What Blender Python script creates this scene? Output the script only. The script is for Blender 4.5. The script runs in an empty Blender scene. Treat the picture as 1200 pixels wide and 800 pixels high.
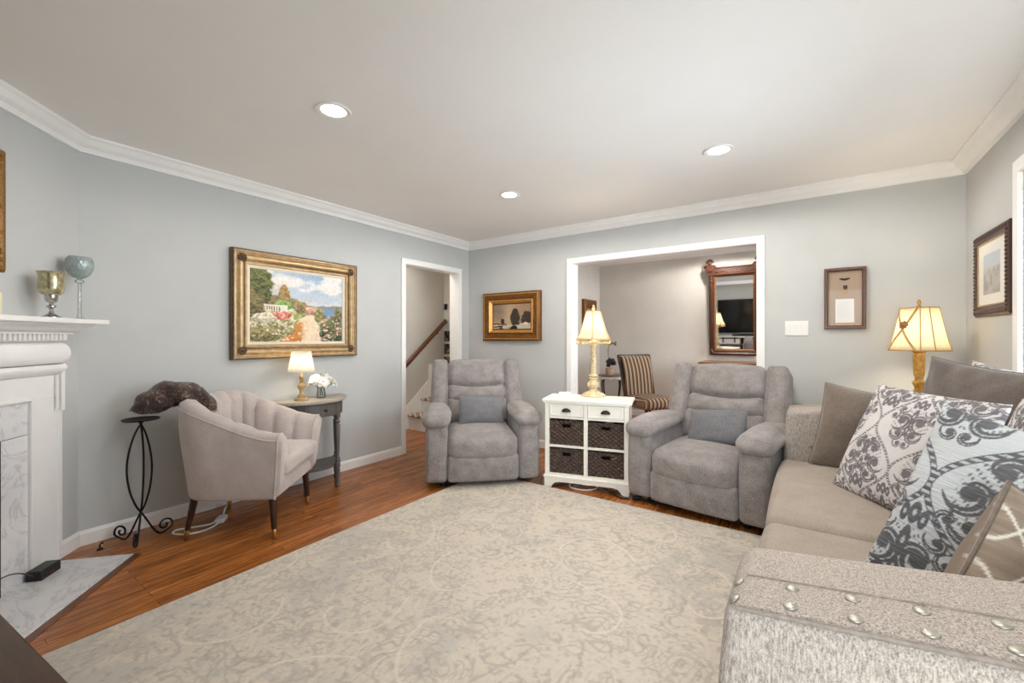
import bpy, bmesh, math, random
import numpy as np
from mathutils import Vector, Matrix
from mathutils.bvhtree import BVHTree

# ------------------------------------------------------------------ camera, sky, daylight, exposure
SC = bpy.context.scene
COL = SC.collection
PI = math.pi
cam_d = bpy.data.cameras.new('camera')
cam = bpy.data.objects.new('camera', cam_d)
COL.objects.link(cam)
cam_d.sensor_width = 36.0
cam_d.sensor_fit = 'HORIZONTAL'
cam_d.lens = 498.0 / 1200.0 * 36.0
cam_d.shift_y = -4.5 / 1200.0
cam_d.clip_start = 0.05
cam.location = (3.571, -4.128, 1.243)
cam.rotation_euler = (PI / 2, 0, math.radians(35.05))
SC.camera = cam

SC.view_settings.view_transform = 'Standard'
SC.view_settings.look = 'None'
SC.view_settings.gamma = 1.0
SC.view_settings.use_curve_mapping = False
SC.view_settings.exposure = 0.25
SC.cycles.max_bounces = 12
SC.cycles.diffuse_bounces = 7
SC.cycles.transparent_max_bounces = 12
SC.cycles.sample_clamp_indirect = 6.0
SC.cycles.use_denoising = True

world = bpy.data.worlds.new('daylight_sky')
SC.world = world
world.use_nodes = True
wn = world.node_tree.nodes
wbg = wn['Background']
sky = wn.new('ShaderNodeTexSky')
sky.sky_type = 'NISHITA'
sky.sun_disc = False
sky.sun_elevation = math.radians(40)
sky.sun_rotation = math.radians(200)
world.node_tree.links.new(sky.outputs[0], wbg.inputs[0])
wbg.inputs[1].default_value = 0.30


def area_light(name, loc, rot, sx, sy, energy, color):
    d = bpy.data.lights.new(name, 'AREA')
    d.shape = 'RECTANGLE'
    d.size = sx
    d.size_y = sy
    d.energy = energy
    d.color = color
    o = bpy.data.objects.new(name, d)
    o.location = loc
    o.rotation_euler = rot
    COL.objects.link(o)
    return o


E_WIN = 150.0      # daylight at the shuttered window beside the sofa
E_DOOR = 55.0     # fill through the glazed door added behind the camera
E_CAN = 46.0       # each recessed ceiling light
E_DINE = 58.0      # fill through the added, unseen dining room window
TVX, TVZ = 2.33, 0.74
DAY = (0.80, 0.90, 1.0)
area_light('window_daylight', (4.66, -1.80, 1.48), (0, PI / 2, 0), 1.25, 1.7, E_WIN, DAY)
area_light('glass_door_fill', (3.87, -5.02, 1.15), (PI / 2, 0, 0), 0.92, 1.9, E_DOOR, (0.93, 0.97, 1.0))
area_light('dining_window_fill', (4.72, 1.4, 1.5), (0, PI / 2, 0), 1.2, 1.2, E_DINE, (0.95, 0.96, 1.0))

# ------------------------------------------------------------------ helpers
def lin(c):
    out = []
    for x in c[:3]:
        x = x / 255.0
        out.append(x / 12.92 if x <= 0.04045 else ((x + 0.055) / 1.055) ** 2.4)
    return (out[0], out[1], out[2], 1.0)


def npl(c):
    c = np.asarray(c, float) / 255.0
    return np.where(c <= 0.04045, c / 12.92, ((c + 0.055) / 1.055) ** 2.4)


def T(x, y, z):
    return Matrix.Translation((x, y, z))


def RX(a):
    return Matrix.Rotation(a, 4, 'X')


def RY(a):
    return Matrix.Rotation(a, 4, 'Y')


def RZ(a):
    return Matrix.Rotation(a, 4, 'Z')


def finish(name, me, m, parent=None, smooth=True, angle=None, loc=None, rot=None):
    me.materials.append(m)
    if smooth:
        me.shade_smooth()
        if angle:
            me.set_sharp_from_angle(angle=angle)
    o = bpy.data.objects.new(name, me)
    COL.objects.link(o)
    if parent:
        o.parent = parent
    if loc is not None:
        o.location = loc
    if rot is not None:
        o.rotation_euler = rot
    return o


def obj(name, bm, m, parent=None, smooth=True, angle=0.7, **kw):
    me = bpy.data.meshes.new(name)
    bmesh.ops.recalc_face_normals(bm, faces=bm.faces)
    bm.to_mesh(me)
    bm.free()
    return finish(name, me, m, parent, smooth, angle, **kw)


def thing(name, label, cat, loc=(0, 0, 0), rz=0.0, group=None):
    o = bpy.data.objects.new(name, None)
    o.empty_display_size = 0.1
    COL.objects.link(o)
    o.location = loc
    o.rotation_euler = (0, 0, rz)
    return tag(o, label, cat, group)


def tag(o, label, cat, group=None, kind=None):
    o['label'] = label
    o['category'] = cat
    if group:
        o['group'] = group
    if kind:
        o['kind'] = kind
    return o


def struct(name, bm, m, label, cat, parent=None, smooth=False, **kw):
    o = obj(name, bm, m, parent, smooth=smooth, **kw)
    if parent is None:
        tag(o, label, cat, kind='structure')
    return o


def dup(root, loc, rz=None, label=None):
    r = root.copy()
    COL.objects.link(r)
    r.location = loc
    if rz is not None:
        r.rotation_euler = (0, 0, rz)
    if label:
        r['label'] = label
    for ch in list(root.children):
        c = ch.copy()
        COL.objects.link(c)
        c.parent = r
        for g in list(ch.children):
            d = g.copy()
            COL.objects.link(d)
            d.parent = c
    return r


def B():
    return bmesh.new()


def box(bm, x0, x1, y0, y1, z0, z1, bev=0.0, M=None, seg=2):
    vs = [bm.verts.new((x, y, z)) for x in (x0, x1) for y in (y0, y1) for z in (z0, z1)]
    f = [(0, 1, 3, 2), (4, 6, 7, 5), (0, 4, 5, 1), (2, 3, 7, 6), (0, 2, 6, 4), (1, 5, 7, 3)]
    fs = [bm.faces.new([vs[i] for i in q]) for q in f]
    geom = vs
    if bev > 0:
        es = set()
        for q in fs:
            es.update(q.edges)
        r = bmesh.ops.bevel(bm, geom=list(es), offset=bev, segments=seg, affect='EDGES', profile=0.5)
        geom = list(set(r['verts']) | set(v for v in vs if v.is_valid))
    if M is not None:
        for v in geom:
            v.co = M @ v.co
    return bm


def cax(h, r, n):
    off = [1.0, 0.72, 0.45, 0.2]
    a = [-h + r * (1 - o) for o in off]
    inner = list(np.linspace(-h + r, h - r, n + 2)) if h - r > 1e-5 else [0.0]
    b = [-x for x in reversed(a)]
    return a + inner + b


def soft(bm, size, r, n=8, bulge=(0, 0, 0), fn=None, M=None):
    """a rounded, stuffed block: size (x,y,z), edge radius r, faces bulging by bulge"""
    h = [s / 2.0 for s in size]
    r = min(r, min(h) * 0.999)
    if isinstance(n, int):
        n = (n, n, n)
    ax = [cax(h[k], r, n[k]) for k in range(3)]
    cache = {}

    def vert(p):
        key = (round(p[0], 6), round(p[1], 6), round(p[2], 6))
        if key in cache:
            return cache[key]
        q = list(p)
        inn = [max(-(h[k] - r), min(h[k] - r, q[k])) for k in range(3)]
        d = [q[k] - inn[k] for k in range(3)]
        L = math.sqrt(sum(x * x for x in d))
        if L > 1e-9:
            q = [inn[k] + d[k] / L * r for k in range(3)]
        w = [p[k] / h[k] for k in range(3)]
        for k in range(3):
            if bulge[k]:
                a, b = [i for i in range(3) if i != k]
                q[k] += bulge[k] * w[k] * (1 - w[a] ** 2) * (1 - w[b] ** 2)
        v = Vector(q)
        if fn:
            v = Vector(fn(v))
        if M is not None:
            v = M @ v
        cache[key] = bm.verts.new(v)
        return cache[key]
    for k in range(3):
        a, b = [i for i in range(3) if i != k]
        for s in (-1, 1):
            for i in range(len(ax[a]) - 1):
                for j in range(len(ax[b]) - 1):
                    c = []
                    for (u, w_) in ((i, j), (i + 1, j), (i + 1, j + 1), (i, j + 1)):
                        p = [0, 0, 0]
                        p[k] = s * h[k]
                        p[a] = ax[a][u]
                        p[b] = ax[b][w_]
                        c.append(vert(p))
                    if len(set(c)) == 4:
                        try:
                            bm.faces.new(c)
                        except ValueError:
                            pass
    return bm


def lathe(bm, prof, seg=32, M=None, cap=True, sx=1.0, sy=1.0, phase=0.0):
    rings = []
    for (r, z) in prof:
        ring = []
        for i in range(seg):
            a = 2 * PI * i / seg + phase
            v = Vector((r * math.cos(a) * sx, r * math.sin(a) * sy, z))
            if M is not None:
                v = M @ v
            ring.append(bm.verts.new(v))
        rings.append(ring)
    for A, Bq in zip(rings[:-1], rings[1:]):
        for i in range(seg):
            j = (i + 1) % seg
            bm.faces.new((A[i], A[j], Bq[j], Bq[i]))
    if cap:
        for ring in (rings[0], rings[-1]):
            try:
                bm.faces.new(ring)
            except ValueError:
                pass
    return bm


def tube(bm, pts, rad, seg=8, closed=False, M=None):
    pts = [Vector(p) for p in pts]
    n = len(pts)
    rads = rad if isinstance(rad, (list, tuple)) else [rad] * n
    rings = []
    prev = None
    for i in range(n):
        if closed:
            t = pts[(i + 1) % n] - pts[i - 1]
        else:
            t = pts[min(i + 1, n - 1)] - pts[max(i - 1, 0)]
        if t.length < 1e-9:
            t = Vector((0, 0, 1))
        t.normalize()
        if prev is None:
            up = Vector((0, 0, 1)) if abs(t.z) < 0.9 else Vector((1, 0, 0))
            nrm = t.cross(up).normalized()
        else:
            nrm = (prev - t * prev.dot(t))
            if nrm.length < 1e-6:
                nrm = t.orthogonal()
            nrm.normalize()
        prev = nrm
        bi = t.cross(nrm)
        ring = []
        for k in range(seg):
            a = 2 * PI * k / seg
            v = pts[i] + (nrm * math.cos(a) + bi * math.sin(a)) * rads[i]
            if M is not None:
                v = M @ v
            ring.append(bm.verts.new(v))
        rings.append(ring)
    m = n if closed else n - 1
    for i in range(m):
        A, Bq = rings[i], rings[(i + 1) % n]
        for k in range(seg):
            j = (k + 1) % seg
            bm.faces.new((A[k], A[j], Bq[j], Bq[k]))
    if not closed:
        bm.faces.new(list(reversed(rings[0])))
        bm.faces.new(rings[-1])
    return bm


def spline(ctrl, n=8):
    P = [Vector(c) for c in ctrl]
    P = [P[0] * 2 - P[1]] + P + [P[-1] * 2 - P[-2]]
    out = []
    for i in range(1, len(P) - 2):
        for k in range(n):
            t = k / n
            a, b, c, d = P[i - 1], P[i], P[i + 1], P[i + 2]
            out.append(0.5 * ((2 * b) + (c - a) * t + (2 * a - 5 * b + 4 * c - d) * t * t + (3 * b - a - 3 * c + d) * t ** 3))
    out.append(P[-2])
    return out


def prism(bm, poly, z0, z1, M=None):
    a = []
    b = []
    for (x, y) in poly:
        p, q = Vector((x, y, z0)), Vector((x, y, z1))
        if M is not None:
            p, q = M @ p, M @ q
        a.append(bm.verts.new(p))
        b.append(bm.verts.new(q))
    n = len(poly)
    bm.faces.new(list(reversed(a)))
    bm.faces.new(b)
    for i in range(n):
        j = (i + 1) % n
        bm.faces.new((a[i], a[j], b[j], b[i]))
    return bm


def sweep_frame(bm, w, h, prof, M=None):
    """mitred picture frame in the XY plane (front +Z): prof = [(inset from outer edge, height)], closed section"""
    rings = []
    for (sx, sy) in ((-1, -1), (1, -1), (1, 1), (-1, 1)):
        ring = []
        for (i, z) in prof:
            v = Vector((sx * (w / 2 - i), sy * (h / 2 - i), z))
            if M is not None:
                v = M @ v
            ring.append(bm.verts.new(v))
        rings.append(ring)
    n = len(prof)
    for k in range(4):
        A, Bq = rings[k], rings[(k + 1) % 4]
        for i in range(n):
            j = (i + 1) % n
            bm.faces.new((A[i], Bq[i], Bq[j], A[j]))
    return bm


def sweep_line(bm, prof, p0, p1, nrm, miter0=0.0, miter1=0.0):
    """section prof [(out, z)] carried from p0 to p1 along a wall whose inward normal is nrm; miter shifts the ends by out*miter"""
    p0, p1, nrm = Vector(p0), Vector(p1), Vector(nrm)
    d = (p1 - p0).normalized()
    A = [bm.verts.new(p0 + nrm * o + Vector((0, 0, z)) + d * (o * miter0)) for (o, z) in prof]
    Bq = [bm.verts.new(p1 + nrm * o + Vector((0, 0, z)) - d * (o * miter1)) for (o, z) in prof]
    n = len(prof)
    for i in range(n):
        j = (i + 1) % n
        bm.faces.new((A[i], A[j], Bq[j], Bq[i]))
    bm.faces.new(list(reversed(A)))
    bm.faces.new(Bq)
    return bm


def ball(bm, c, r, seg=10, ring=6, sc=(1, 1, 1), M=None):
    prof = []
    mm = T(*c) if M is None else M @ T(*c)
    for i in range(ring + 1):
        a = -PI / 2 + PI * i / ring
        prof.append((max(r * math.cos(a), r * 0.02) * sc[0], r * math.sin(a) * sc[2]))
    return lathe(bm, prof, seg, mm, sy=sc[1] / sc[0])


def add_point(name, parent, loc, energy, color, radius=0.03):
    d = bpy.data.lights.new(name, 'POINT')
    d.energy = energy
    d.color = color
    d.shadow_soft_size = radius
    o = bpy.data.objects.new(name, d)
    COL.objects.link(o)
    o.parent = parent
    o.location = loc
    return o


# ---- numpy rasters (patterns woven, printed or painted on things)
def hash2(ix, iy, seed):
    n = (ix.astype(np.int64) * 374761393 + iy.astype(np.int64) * 668265263 + seed * 1442695041) & 0xFFFFFFFF
    n = ((n ^ (n >> 13)) * 1274126177) & 0xFFFFFFFF
    return ((n ^ (n >> 16)) & 0xFFFF) / 65535.0


def vnoise(x, y, seed=0):
    ix, iy = np.floor(x), np.floor(y)
    fx, fy = x - ix, y - iy
    fx = fx * fx * (3 - 2 * fx)
    fy = fy * fy * (3 - 2 * fy)
    a, b = hash2(ix, iy, seed), hash2(ix + 1, iy, seed)
    c, d = hash2(ix, iy + 1, seed), hash2(ix + 1, iy + 1, seed)
    return (a * (1 - fx) + b * fx) * (1 - fy) + (c * (1 - fx) + d * fx) * fy


def fbm(x, y, seed=0, o=4):
    s, a, t = 0, 0.5, 0
    for k in range(o):
        s = s + a * vnoise(x * 2 ** k, y * 2 ** k, seed + k * 17)
        t += a
        a *= 0.5
    return s / t


def sst(a, b, x):
    t = np.clip((x - a) / (b - a), 0, 1)
    return t * t * (3 - 2 * t)


def mixc(base, col, m):
    return base * (1 - m[..., None]) + np.asarray(col, float) * m[..., None]


def set_col(me, cols):
    at = me.color_attributes.new('Col', 'FLOAT_COLOR', 'POINT')
    buf = np.ones((len(me.vertices), 4), np.float32)
    buf[:, :3] = cols
    at.data.foreach_set('color', buf.ravel())


def grid_sheet(name, w, h, nx, ny, raster, zfun=None):
    """flat sheet in XY (front +Z) coloured by raster(u, v) in sRGB 0-255"""
    u, v = np.meshgrid(np.linspace(0, 1, nx), np.linspace(0, 1, ny))
    col = npl(np.clip(raster(u, v), 0, 255)).reshape(-1, 3)
    z = zfun(u, v) if zfun else np.zeros_like(u)
    pts = np.stack([(u - 0.5) * w, (v - 0.5) * h, z], -1).reshape(-1, 3)
    i = np.arange(nx * ny).reshape(ny, nx)
    f = np.stack([i[:-1, :-1], i[:-1, 1:], i[1:, 1:], i[1:, :-1]], -1).reshape(-1, 4)
    me = bpy.data.meshes.new(name)
    me.from_pydata(pts.tolist(), [], f.tolist())
    set_col(me, col)
    return me


def pillow_mesh(name, w, h, t, n=26, pinch=0.07, seed=1, wrinkle=0.006, raster=None, back=None, ex=0.42):
    """stuffed cushion in XY, front +Z, sharp sewn corners"""
    a = np.sin(np.linspace(-1, 1, n) * PI / 2)
    if n > 60:
        a = np.linspace(-1, 1, n)
    u, v = np.meshgrid(a, a)
    pts, cols = [], []
    edge = np.zeros((n, n), bool)
    edge[0, :] = edge[-1, :] = edge[:, 0] = edge[:, -1] = True
    ids = []
    cnt = 0
    for s in (1, -1):
        x = u * w / 2 * (1 - pinch * (1 - v * v) * u * u)
        y = v * h / 2 * (1 - pinch * (1 - u * u) * v * v)
        prof = np.power(np.clip((1 - u * u) * (1 - v * v), 0, 1), ex)
        wr = (fbm(u * 2.2 + 9 * seed, v * 2.2 + s * 5, seed, 3) - 0.5) * 2
        rad = np.sqrt(u * u + v * v)
        fold = np.sin(np.arctan2(v, u) * 9 + wr * 3) * np.clip(rad - 0.45, 0, 1) * 0.9
        z = s * (t / 2) * prof * (1 + 0.10 * wr) + s * wrinkle * fold * np.clip(prof * 2, 0, 1)
        idm = np.zeros((n, n), int)
        c = None
        if raster is not None:
            rr = raster if s == 1 else (back or raster)
            c = npl(np.clip(rr((u + 1) / 2, (v + 1) / 2), 0, 255))
        for i in range(n):
            for j in range(n):
                if s == -1 and edge[i, j]:
                    idm[i, j] = ids[0][i, j]
                    continue
                idm[i, j] = cnt
                cnt += 1
                pts.append((x[i, j], y[i, j], 0.0 if edge[i, j] else z[i, j]))
                if c is not None:
                    cols.append(c[i, j])
        ids.append(idm)
    fa = []
    for s, idm in enumerate(ids):
        q = np.stack([idm[:-1, :-1], idm[:-1, 1:], idm[1:, 1:], idm[1:, :-1]], -1).reshape(-1, 4)
        if s == 1:
            q = q[:, ::-1]
        fa.append(q)
    me = bpy.data.meshes.new(name)
    me.from_pydata(pts, [], np.concatenate(fa).tolist())
    if raster is not None:
        set_col(me, np.array(cols))
    return me


def place3(o, BL, TL, TR, w, h, z_off=0.0):
    BL, TL, TR = Vector(BL), Vector(TL), Vector(TR)
    Y = (TL - BL).normalized()
    X = TR - TL
    X = (X - Y * X.dot(Y)).normalized()
    Z = X.cross(Y)
    c = BL + X * w / 2 + Y * h / 2 + Z * z_off
    M = Matrix((X, Y, Z)).transposed().to_4x4()
    M.translation = c
    o.matrix_world = M


# ---- materials
class NT:
    def __init__(s, name):
        s.m = bpy.data.materials.new(name)
        s.m.use_nodes = True
        s.t = s.m.node_tree
        s.n = s.t.nodes
        s.p = s.n['Principled BSDF']

    def new(s, typ, **kw):
        nd = s.n.new(typ)
        for k, v in kw.items():
            setattr(nd, k, v)
        return nd

    def link(s, a, b):
        s.t.links.new(a, b)

    def coords(s, scale=(1, 1, 1), rot=(0, 0, 0), kind='Object'):
        tc = s.new('ShaderNodeTexCoord')
        mp = s.new('ShaderNodeMapping')
        mp.inputs['Scale'].default_value = scale
        mp.inputs['Rotation'].default_value = rot
        s.link(tc.outputs[kind], mp.inputs[0])
        return mp.outputs[0]

    def noise(s, vec, scale, detail=3.0, rough=0.55, dist=0.0):
        nz = s.new('ShaderNodeTexNoise')
        nz.inputs['Scale'].default_value = scale
        nz.inputs['Detail'].default_value = detail
        nz.inputs['Roughness'].default_value = rough
        nz.inputs['Distortion'].default_value = dist
        s.link(vec, nz.inputs['Vector'])
        return nz.outputs[0]

    def ramp(s, fac, stops):
        r = s.new('ShaderNodeValToRGB')
        el = r.color_ramp.elements
        while len(el) < len(stops):
            el.new(0.5)
        for e, (p, c) in zip(el, stops):
            e.position = p
            e.color = c
        s.link(fac, r.inputs[0])
        return r.outputs[0]

    def mix(s, fac, a, b, blend='MIX'):
        mx = s.new('ShaderNodeMix', data_type='RGBA', blend_type=blend)
        for k, v in ((0, fac), (6, a), (7, b)):
            if hasattr(v, 'links') or hasattr(v, 'is_output'):
                s.link(v, mx.inputs[k])
            else:
                mx.inputs[k].default_value = v
        return mx.outputs[2]

    def bump(s, h, strength=0.3, dist=0.004):
        b = s.new('ShaderNodeBump')
        b.inputs['Strength'].default_value = strength
        b.inputs['Distance'].default_value = dist
        s.link(h, b.inputs['Height'])
        s.link(b.outputs[0], s.p.inputs['Normal'])

    def set(s, **kw):
        for k, v in kw.items():
            s.p.inputs[k.replace('_', ' ')].default_value = v
        return s


def m_plain(name, c, rough=0.5, metal=0.0, var=0.04, scale=8.0, bump=0.0, bscale=60.0, **kw):
    t = NT(name)
    v = t.coords()
    c = np.array(c, float)
    nz = t.noise(v, scale)
    t.link(t.ramp(nz, [(0.3, lin(np.clip(c * (1 - var), 0, 255))), (0.7, lin(np.clip(c * (1 + var), 0, 255)))]), t.p.inputs['Base Color'])
    t.set(Roughness=rough, Metallic=metal, **kw)
    if bump:
        t.bump(t.noise(v, bscale, 4), bump, 0.003)
    return t.m


def m_fabric(name, c1, c2, fine=260.0, mid=9.0, bump=0.35, midamt=0.35, stretch=(1, 1, 1), sheen=0.15):
    t = NT(name)
    v = t.coords()
    vs = t.coords(stretch)
    f = t.noise(vs, fine, 2, 0.7)
    g = t.noise(v, mid, 4, 0.6)
    a = t.ramp(f, [(0.36, lin(c1)), (0.64, lin(c2))])
    b = t.ramp(g, [(0.3, lin(c1)), (0.7, lin(c2))])
    t.link(t.mix(midamt, a, b), t.p.inputs['Base Color'])
    t.set(Roughness=0.95, Sheen_Weight=sheen, Specular_IOR_Level=0.15)
    t.bump(f, bump, 0.003)
    return t.m


def m_attr(name, rough=0.9, fine=240.0, bump=0.25, amt=0.12, rib=None, **kw):
    t = NT(name)
    v = t.coords()
    at = t.new('ShaderNodeAttribute', attribute_name='Col')
    f = t.noise(v, fine, 2, 0.7)
    d = t.ramp(f, [(0.3, (1 - amt, 1 - amt, 1 - amt, 1)), (0.7, (1, 1, 1, 1))])
    t.link(t.mix(1.0, at.outputs['Color'], d, 'MULTIPLY'), t.p.inputs['Base Color'])
    t.set(Roughness=rough, Specular_IOR_Level=0.2, **kw)
    if rib:
        vr = t.coords((1, rib, 1))
        t.bump(t.noise(vr, 14.0, 2, 0.5, 0.4), 0.9, 0.006)
    elif bump:
        t.bump(f, bump, 0.003)
    return t.m


def m_wood(name, c1, c2, rough=0.4, scale=(14, 14, 1.2), nscale=4.0):
    t = NT(name)
    v = t.coords(scale)
    g = t.noise(v, nscale, 6, 0.6, 0.6)
    t.link(t.ramp(g, [(0.32, lin(c1)), (0.68, lin(c2))]), t.p.inputs['Base Color'])
    t.set(Roughness=rough)
    t.bump(g, 0.12, 0.002)
    return t.m


def m_shade(name, c, trans=0.6):
    t = NT(name)
    v = t.coords((1, 1, 1))
    g = t.noise(v, 90.0, 2)
    colr = t.ramp(g, [(0.3, lin(np.array(c) * 0.97)), (0.7, lin(c))])
    d = t.new('ShaderNodeBsdfDiffuse')
    tr = t.new('ShaderNodeBsdfTranslucent')
    mx = t.new('ShaderNodeMixShader')
    mx.inputs[0].default_value = trans
    t.link(colr, d.inputs[0])
    t.link(colr, tr.inputs[0])
    t.link(d.outputs[0], mx.inputs[1])
    t.link(tr.outputs[0], mx.inputs[2])
    t.link(mx.outputs[0], t.n['Material Output'].inputs[0])
    return t.m


def m_emit(name, c, strength):
    t = NT(name)
    t.set(Base_Color=lin(c), Emission_Color=lin(c), Emission_Strength=strength)
    return t.m


def m_glass(name, tint=(245, 250, 250), gloss=0.12, coat=1.0):
    t = NT(name)
    a = t.new('ShaderNodeBsdfTransparent')
    a.inputs[0].default_value = lin(tint)
    g = t.new('ShaderNodeBsdfGlossy')
    g.inputs['Roughness'].default_value = 0.03
    fr = t.new('ShaderNodeFresnel')
    fr.inputs[0].default_value = 1.5
    ad = t.new('ShaderNodeMath', operation='ADD')
    ad.inputs[1].default_value = gloss * 0.3
    cm = t.new('ShaderNodeMath', operation='MULTIPLY')
    cm.inputs[1].default_value = coat
    t.link(fr.outputs[0], ad.inputs[0])
    mx = t.new('ShaderNodeMixShader')
    t.link(ad.outputs[0], cm.inputs[0])
    t.link(cm.outputs[0], mx.inputs[0])
    t.link(a.outputs[0], mx.inputs[1])
    t.link(g.outputs[0], mx.inputs[2])
    t.link(mx.outputs[0], t.n['Material Output'].inputs[0])
    return t.m


def m_floor():
    t = NT('oak_strip_floor')
    v = t.coords((1, 1, 1), (0, 0, PI / 2))
    br = t.new('ShaderNodeTexBrick')
    br.offset = 0.37
    br.offset_frequency = 2
    for k, x in (('Scale', 1.0), ('Mortar Size', 0.0012), ('Mortar Smooth', 0.3), ('Bias', 0.0), ('Brick Width', 0.95), ('Row Height', 0.058)):
        br.inputs[k].default_value = x
    br.inputs['Color1'].default_value = (0, 0, 0, 1)
    br.inputs['Color2'].default_value = (1, 1, 1, 1)
    br.inputs['Mortar'].default_value = (0.5, 0.5, 0.5, 1)
    t.link(v, br.inputs['Vector'])
    # per board offset of the grain
    tc = t.new('ShaderNodeTexCoord')
    mp = t.new('ShaderNodeMapping')
    mp.inputs['Scale'].default_value = (16.0, 1.1, 16.0)
    t.link(tc.outputs['Object'], mp.inputs[0])
    ad = t.new('ShaderNodeVectorMath', operation='MULTIPLY_ADD')
    t.link(br.outputs['Color'], ad.inputs[0])
    ad.inputs[1].default_value = (7.0, 13.0, 3.0)
    t.link(mp.outputs[0], ad.inputs[2])
    g = t.noise(ad.outputs[0], 3.2, 7, 0.65, 1.2)
    c1 = t.ramp(g, [(0.28, lin((96, 52, 20))), (0.5, lin((164, 98, 44))), (0.74, lin((208, 142, 78)))])
    tint = t.ramp(br.outputs['Color'], [(0.0, (0.70, 0.68, 0.66, 1)), (1.0, (1.16, 1.14, 1.10, 1))])
    c2 = t.mix(1.0, c1, tint, 'MULTIPLY')
    c3 = t.mix(br.outputs['Fac'], c2, lin((52, 28, 16)))
    t.link(c3, t.p.inputs['Base Color'])
    t.set(Roughness=0.27, Specular_IOR_Level=0.5)
    t.bump(g, 0.05, 0.002)
    return t.m


def m_marble():
    t = NT('carrara_marble')
    v = t.coords()
    a = t.noise(v, 5.0, 8, 0.62, 1.6)
    vein = t.new('ShaderNodeMath', operation='SUBTRACT')
    t.link(a, vein.inputs[0])
    vein.inputs[1].default_value = 0.5
    ab = t.new('ShaderNodeMath', operation='ABSOLUTE')
    t.link(vein.outputs[0], ab.inputs[0])
    c = t.ramp(ab.outputs[0], [(0.0, lin((196, 194, 196))), (0.010, lin((217, 216, 217))), (0.05, lin((230, 229, 228)))])
    b = t.noise(v, 2.6, 5, 0.6, 0.8)
    d = t.ramp(b, [(0.35, (0.90, 0.90, 0.92, 1)), (0.6, (1, 1, 1, 1))])
    t.link(t.mix(1.0, c, d, 'MULTIPLY'), t.p.inputs['Base Color'])
    t.set(Roughness=0.22)
    return t.m


def m_mirror():
    t = NT('silvered_glass')
    t.set(Base_Color=(0.86, 0.88, 0.88, 1), Metallic=1.0, Roughness=0.02)
    return t.m


M = {}
M['wall'] = m_plain('blue_grey_wall_paint', (193, 194, 192), 0.75, var=0.012, scale=3, bump=0.04, bscale=220)
M['wall_dine'] = m_plain('warm_grey_wall_paint', (205, 200, 192), 0.8, var=0.015, scale=3)
M['ceil'] = m_plain('ceiling_paint', (238, 235, 232), 0.85, var=0.006, scale=2)
M['trim'] = m_plain('white_trim_paint', (240, 238, 235), 0.35, var=0.008)
M['mantel'] = m_plain('white_mantel_paint', (238, 236, 234), 0.35, var=0.008)
M['floor'] = m_floor()
M['marble'] = m_marble()
M['black_iron'] = m_plain('black_wrought_iron', (24, 22, 24), 0.45, 0.6, var=0.2, scale=40)
M['black_plastic'] = m_plain('black_plastic', (20, 20, 22), 0.35, 0.0, var=0.1)
M['firebox'] = m_plain('dark_firebox', (38, 34, 32), 0.9, var=0.3, scale=12, bump=0.3)
M['recliner'] = m_fabric('grey_chenille', (108, 102, 101), (168, 160, 157), 170, 13, 0.5, 0.45, sheen=0.25)
M['grey_pillow'] = m_fabric('slate_grey_weave', (88, 88, 92), (136, 135, 138), 210, 7, 0.5, 0.2, (1, 1, 1))
M['barrel'] = m_fabric('pink_grey_velvet', (168, 156, 152), (202, 190, 184), 180, 8, 0.15, 0.5, sheen=0.5)
def m_tweed(name, cs, bump=0.35):
    t = NT(name)
    a = t.noise(t.coords((1, 1, 1)), 420, 2, 0.75)
    b = t.noise(t.coords((1.0, 1.0, 0.22)), 300, 2, 0.6)
    mx = t.new('ShaderNodeMath', operation='MULTIPLY_ADD')
    t.link(a, mx.inputs[0])
    mx.inputs[1].default_value = 0.45
    half_ = t.new('ShaderNodeMath', operation='MULTIPLY')
    t.link(b, half_.inputs[0])
    half_.inputs[1].default_value = 0.55
    t.link(half_.outputs[0], mx.inputs[2])
    t.link(t.ramp(mx.outputs[0], [(0.36, lin(cs[0])), (0.47, lin(cs[1])), (0.60, lin(cs[2]))]), t.p.inputs['Base Color'])
    t.set(Roughness=0.95, Specular_IOR_Level=0.15)
    t.bump(mx.outputs[0], bump, 0.003)
    return t.m


M['sofa'] = m_tweed('beige_grey_tweed', ((122, 113, 106), (158, 148, 139), (190, 180, 170)))
M['sofa_piping'] = m_plain('taupe_piping', (136, 126, 117), 0.9, var=0.1, scale=80)
M['sofa_seat'] = m_fabric('taupe_tweed_seat', (138, 126, 114), (178, 165, 152), 300, 10, 0.4, 0.25)
M['taupe'] = m_fabric('taupe_velvet', (102, 90, 80), (134, 120, 108), 90, 5, 0.1, 0.6, sheen=0.5)
M['taupe_dark'] = m_fabric('dark_taupe_velvet', (82, 72, 66), (112, 101, 93), 90, 5, 0.1, 0.6, sheen=0.4)
M['damask'] = m_attr('printed_damask', 0.9, 220, 0.25, 0.10)
M['crinkle'] = m_attr('crinkled_damask', 0.55, 220, 0, 0.05, rib=9.0)
M['geo'] = m_attr('diamond_stitched_velvet', 0.8, 220, 0.2, 0.08)
M['rug'] = m_attr('patterned_wool_rug', 0.97, 420, 0.7, 0.16)
M['paint'] = m_attr('oil_paint', 0.5, 60, 0.15, 0.05)
M['stripe'] = m_attr('striped_upholstery', 0.85, 300, 0.15, 0.06)
M['white_wood'] = m_plain('cream_white_lacquer', (238, 234, 224), 0.38, var=0.012, scale=14)
M['dark_wood'] = m_wood('espresso_wood', (34, 18, 12), (66, 36, 24), 0.3)
M['table_wood'] = m_wood('dark_walnut', (44, 28, 20), (78, 50, 34), 0.35, (1.2, 14, 14))
M['mirror_wood'] = m_wood('carved_walnut', (38, 18, 8), (88, 46, 20), 0.35)
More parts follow.
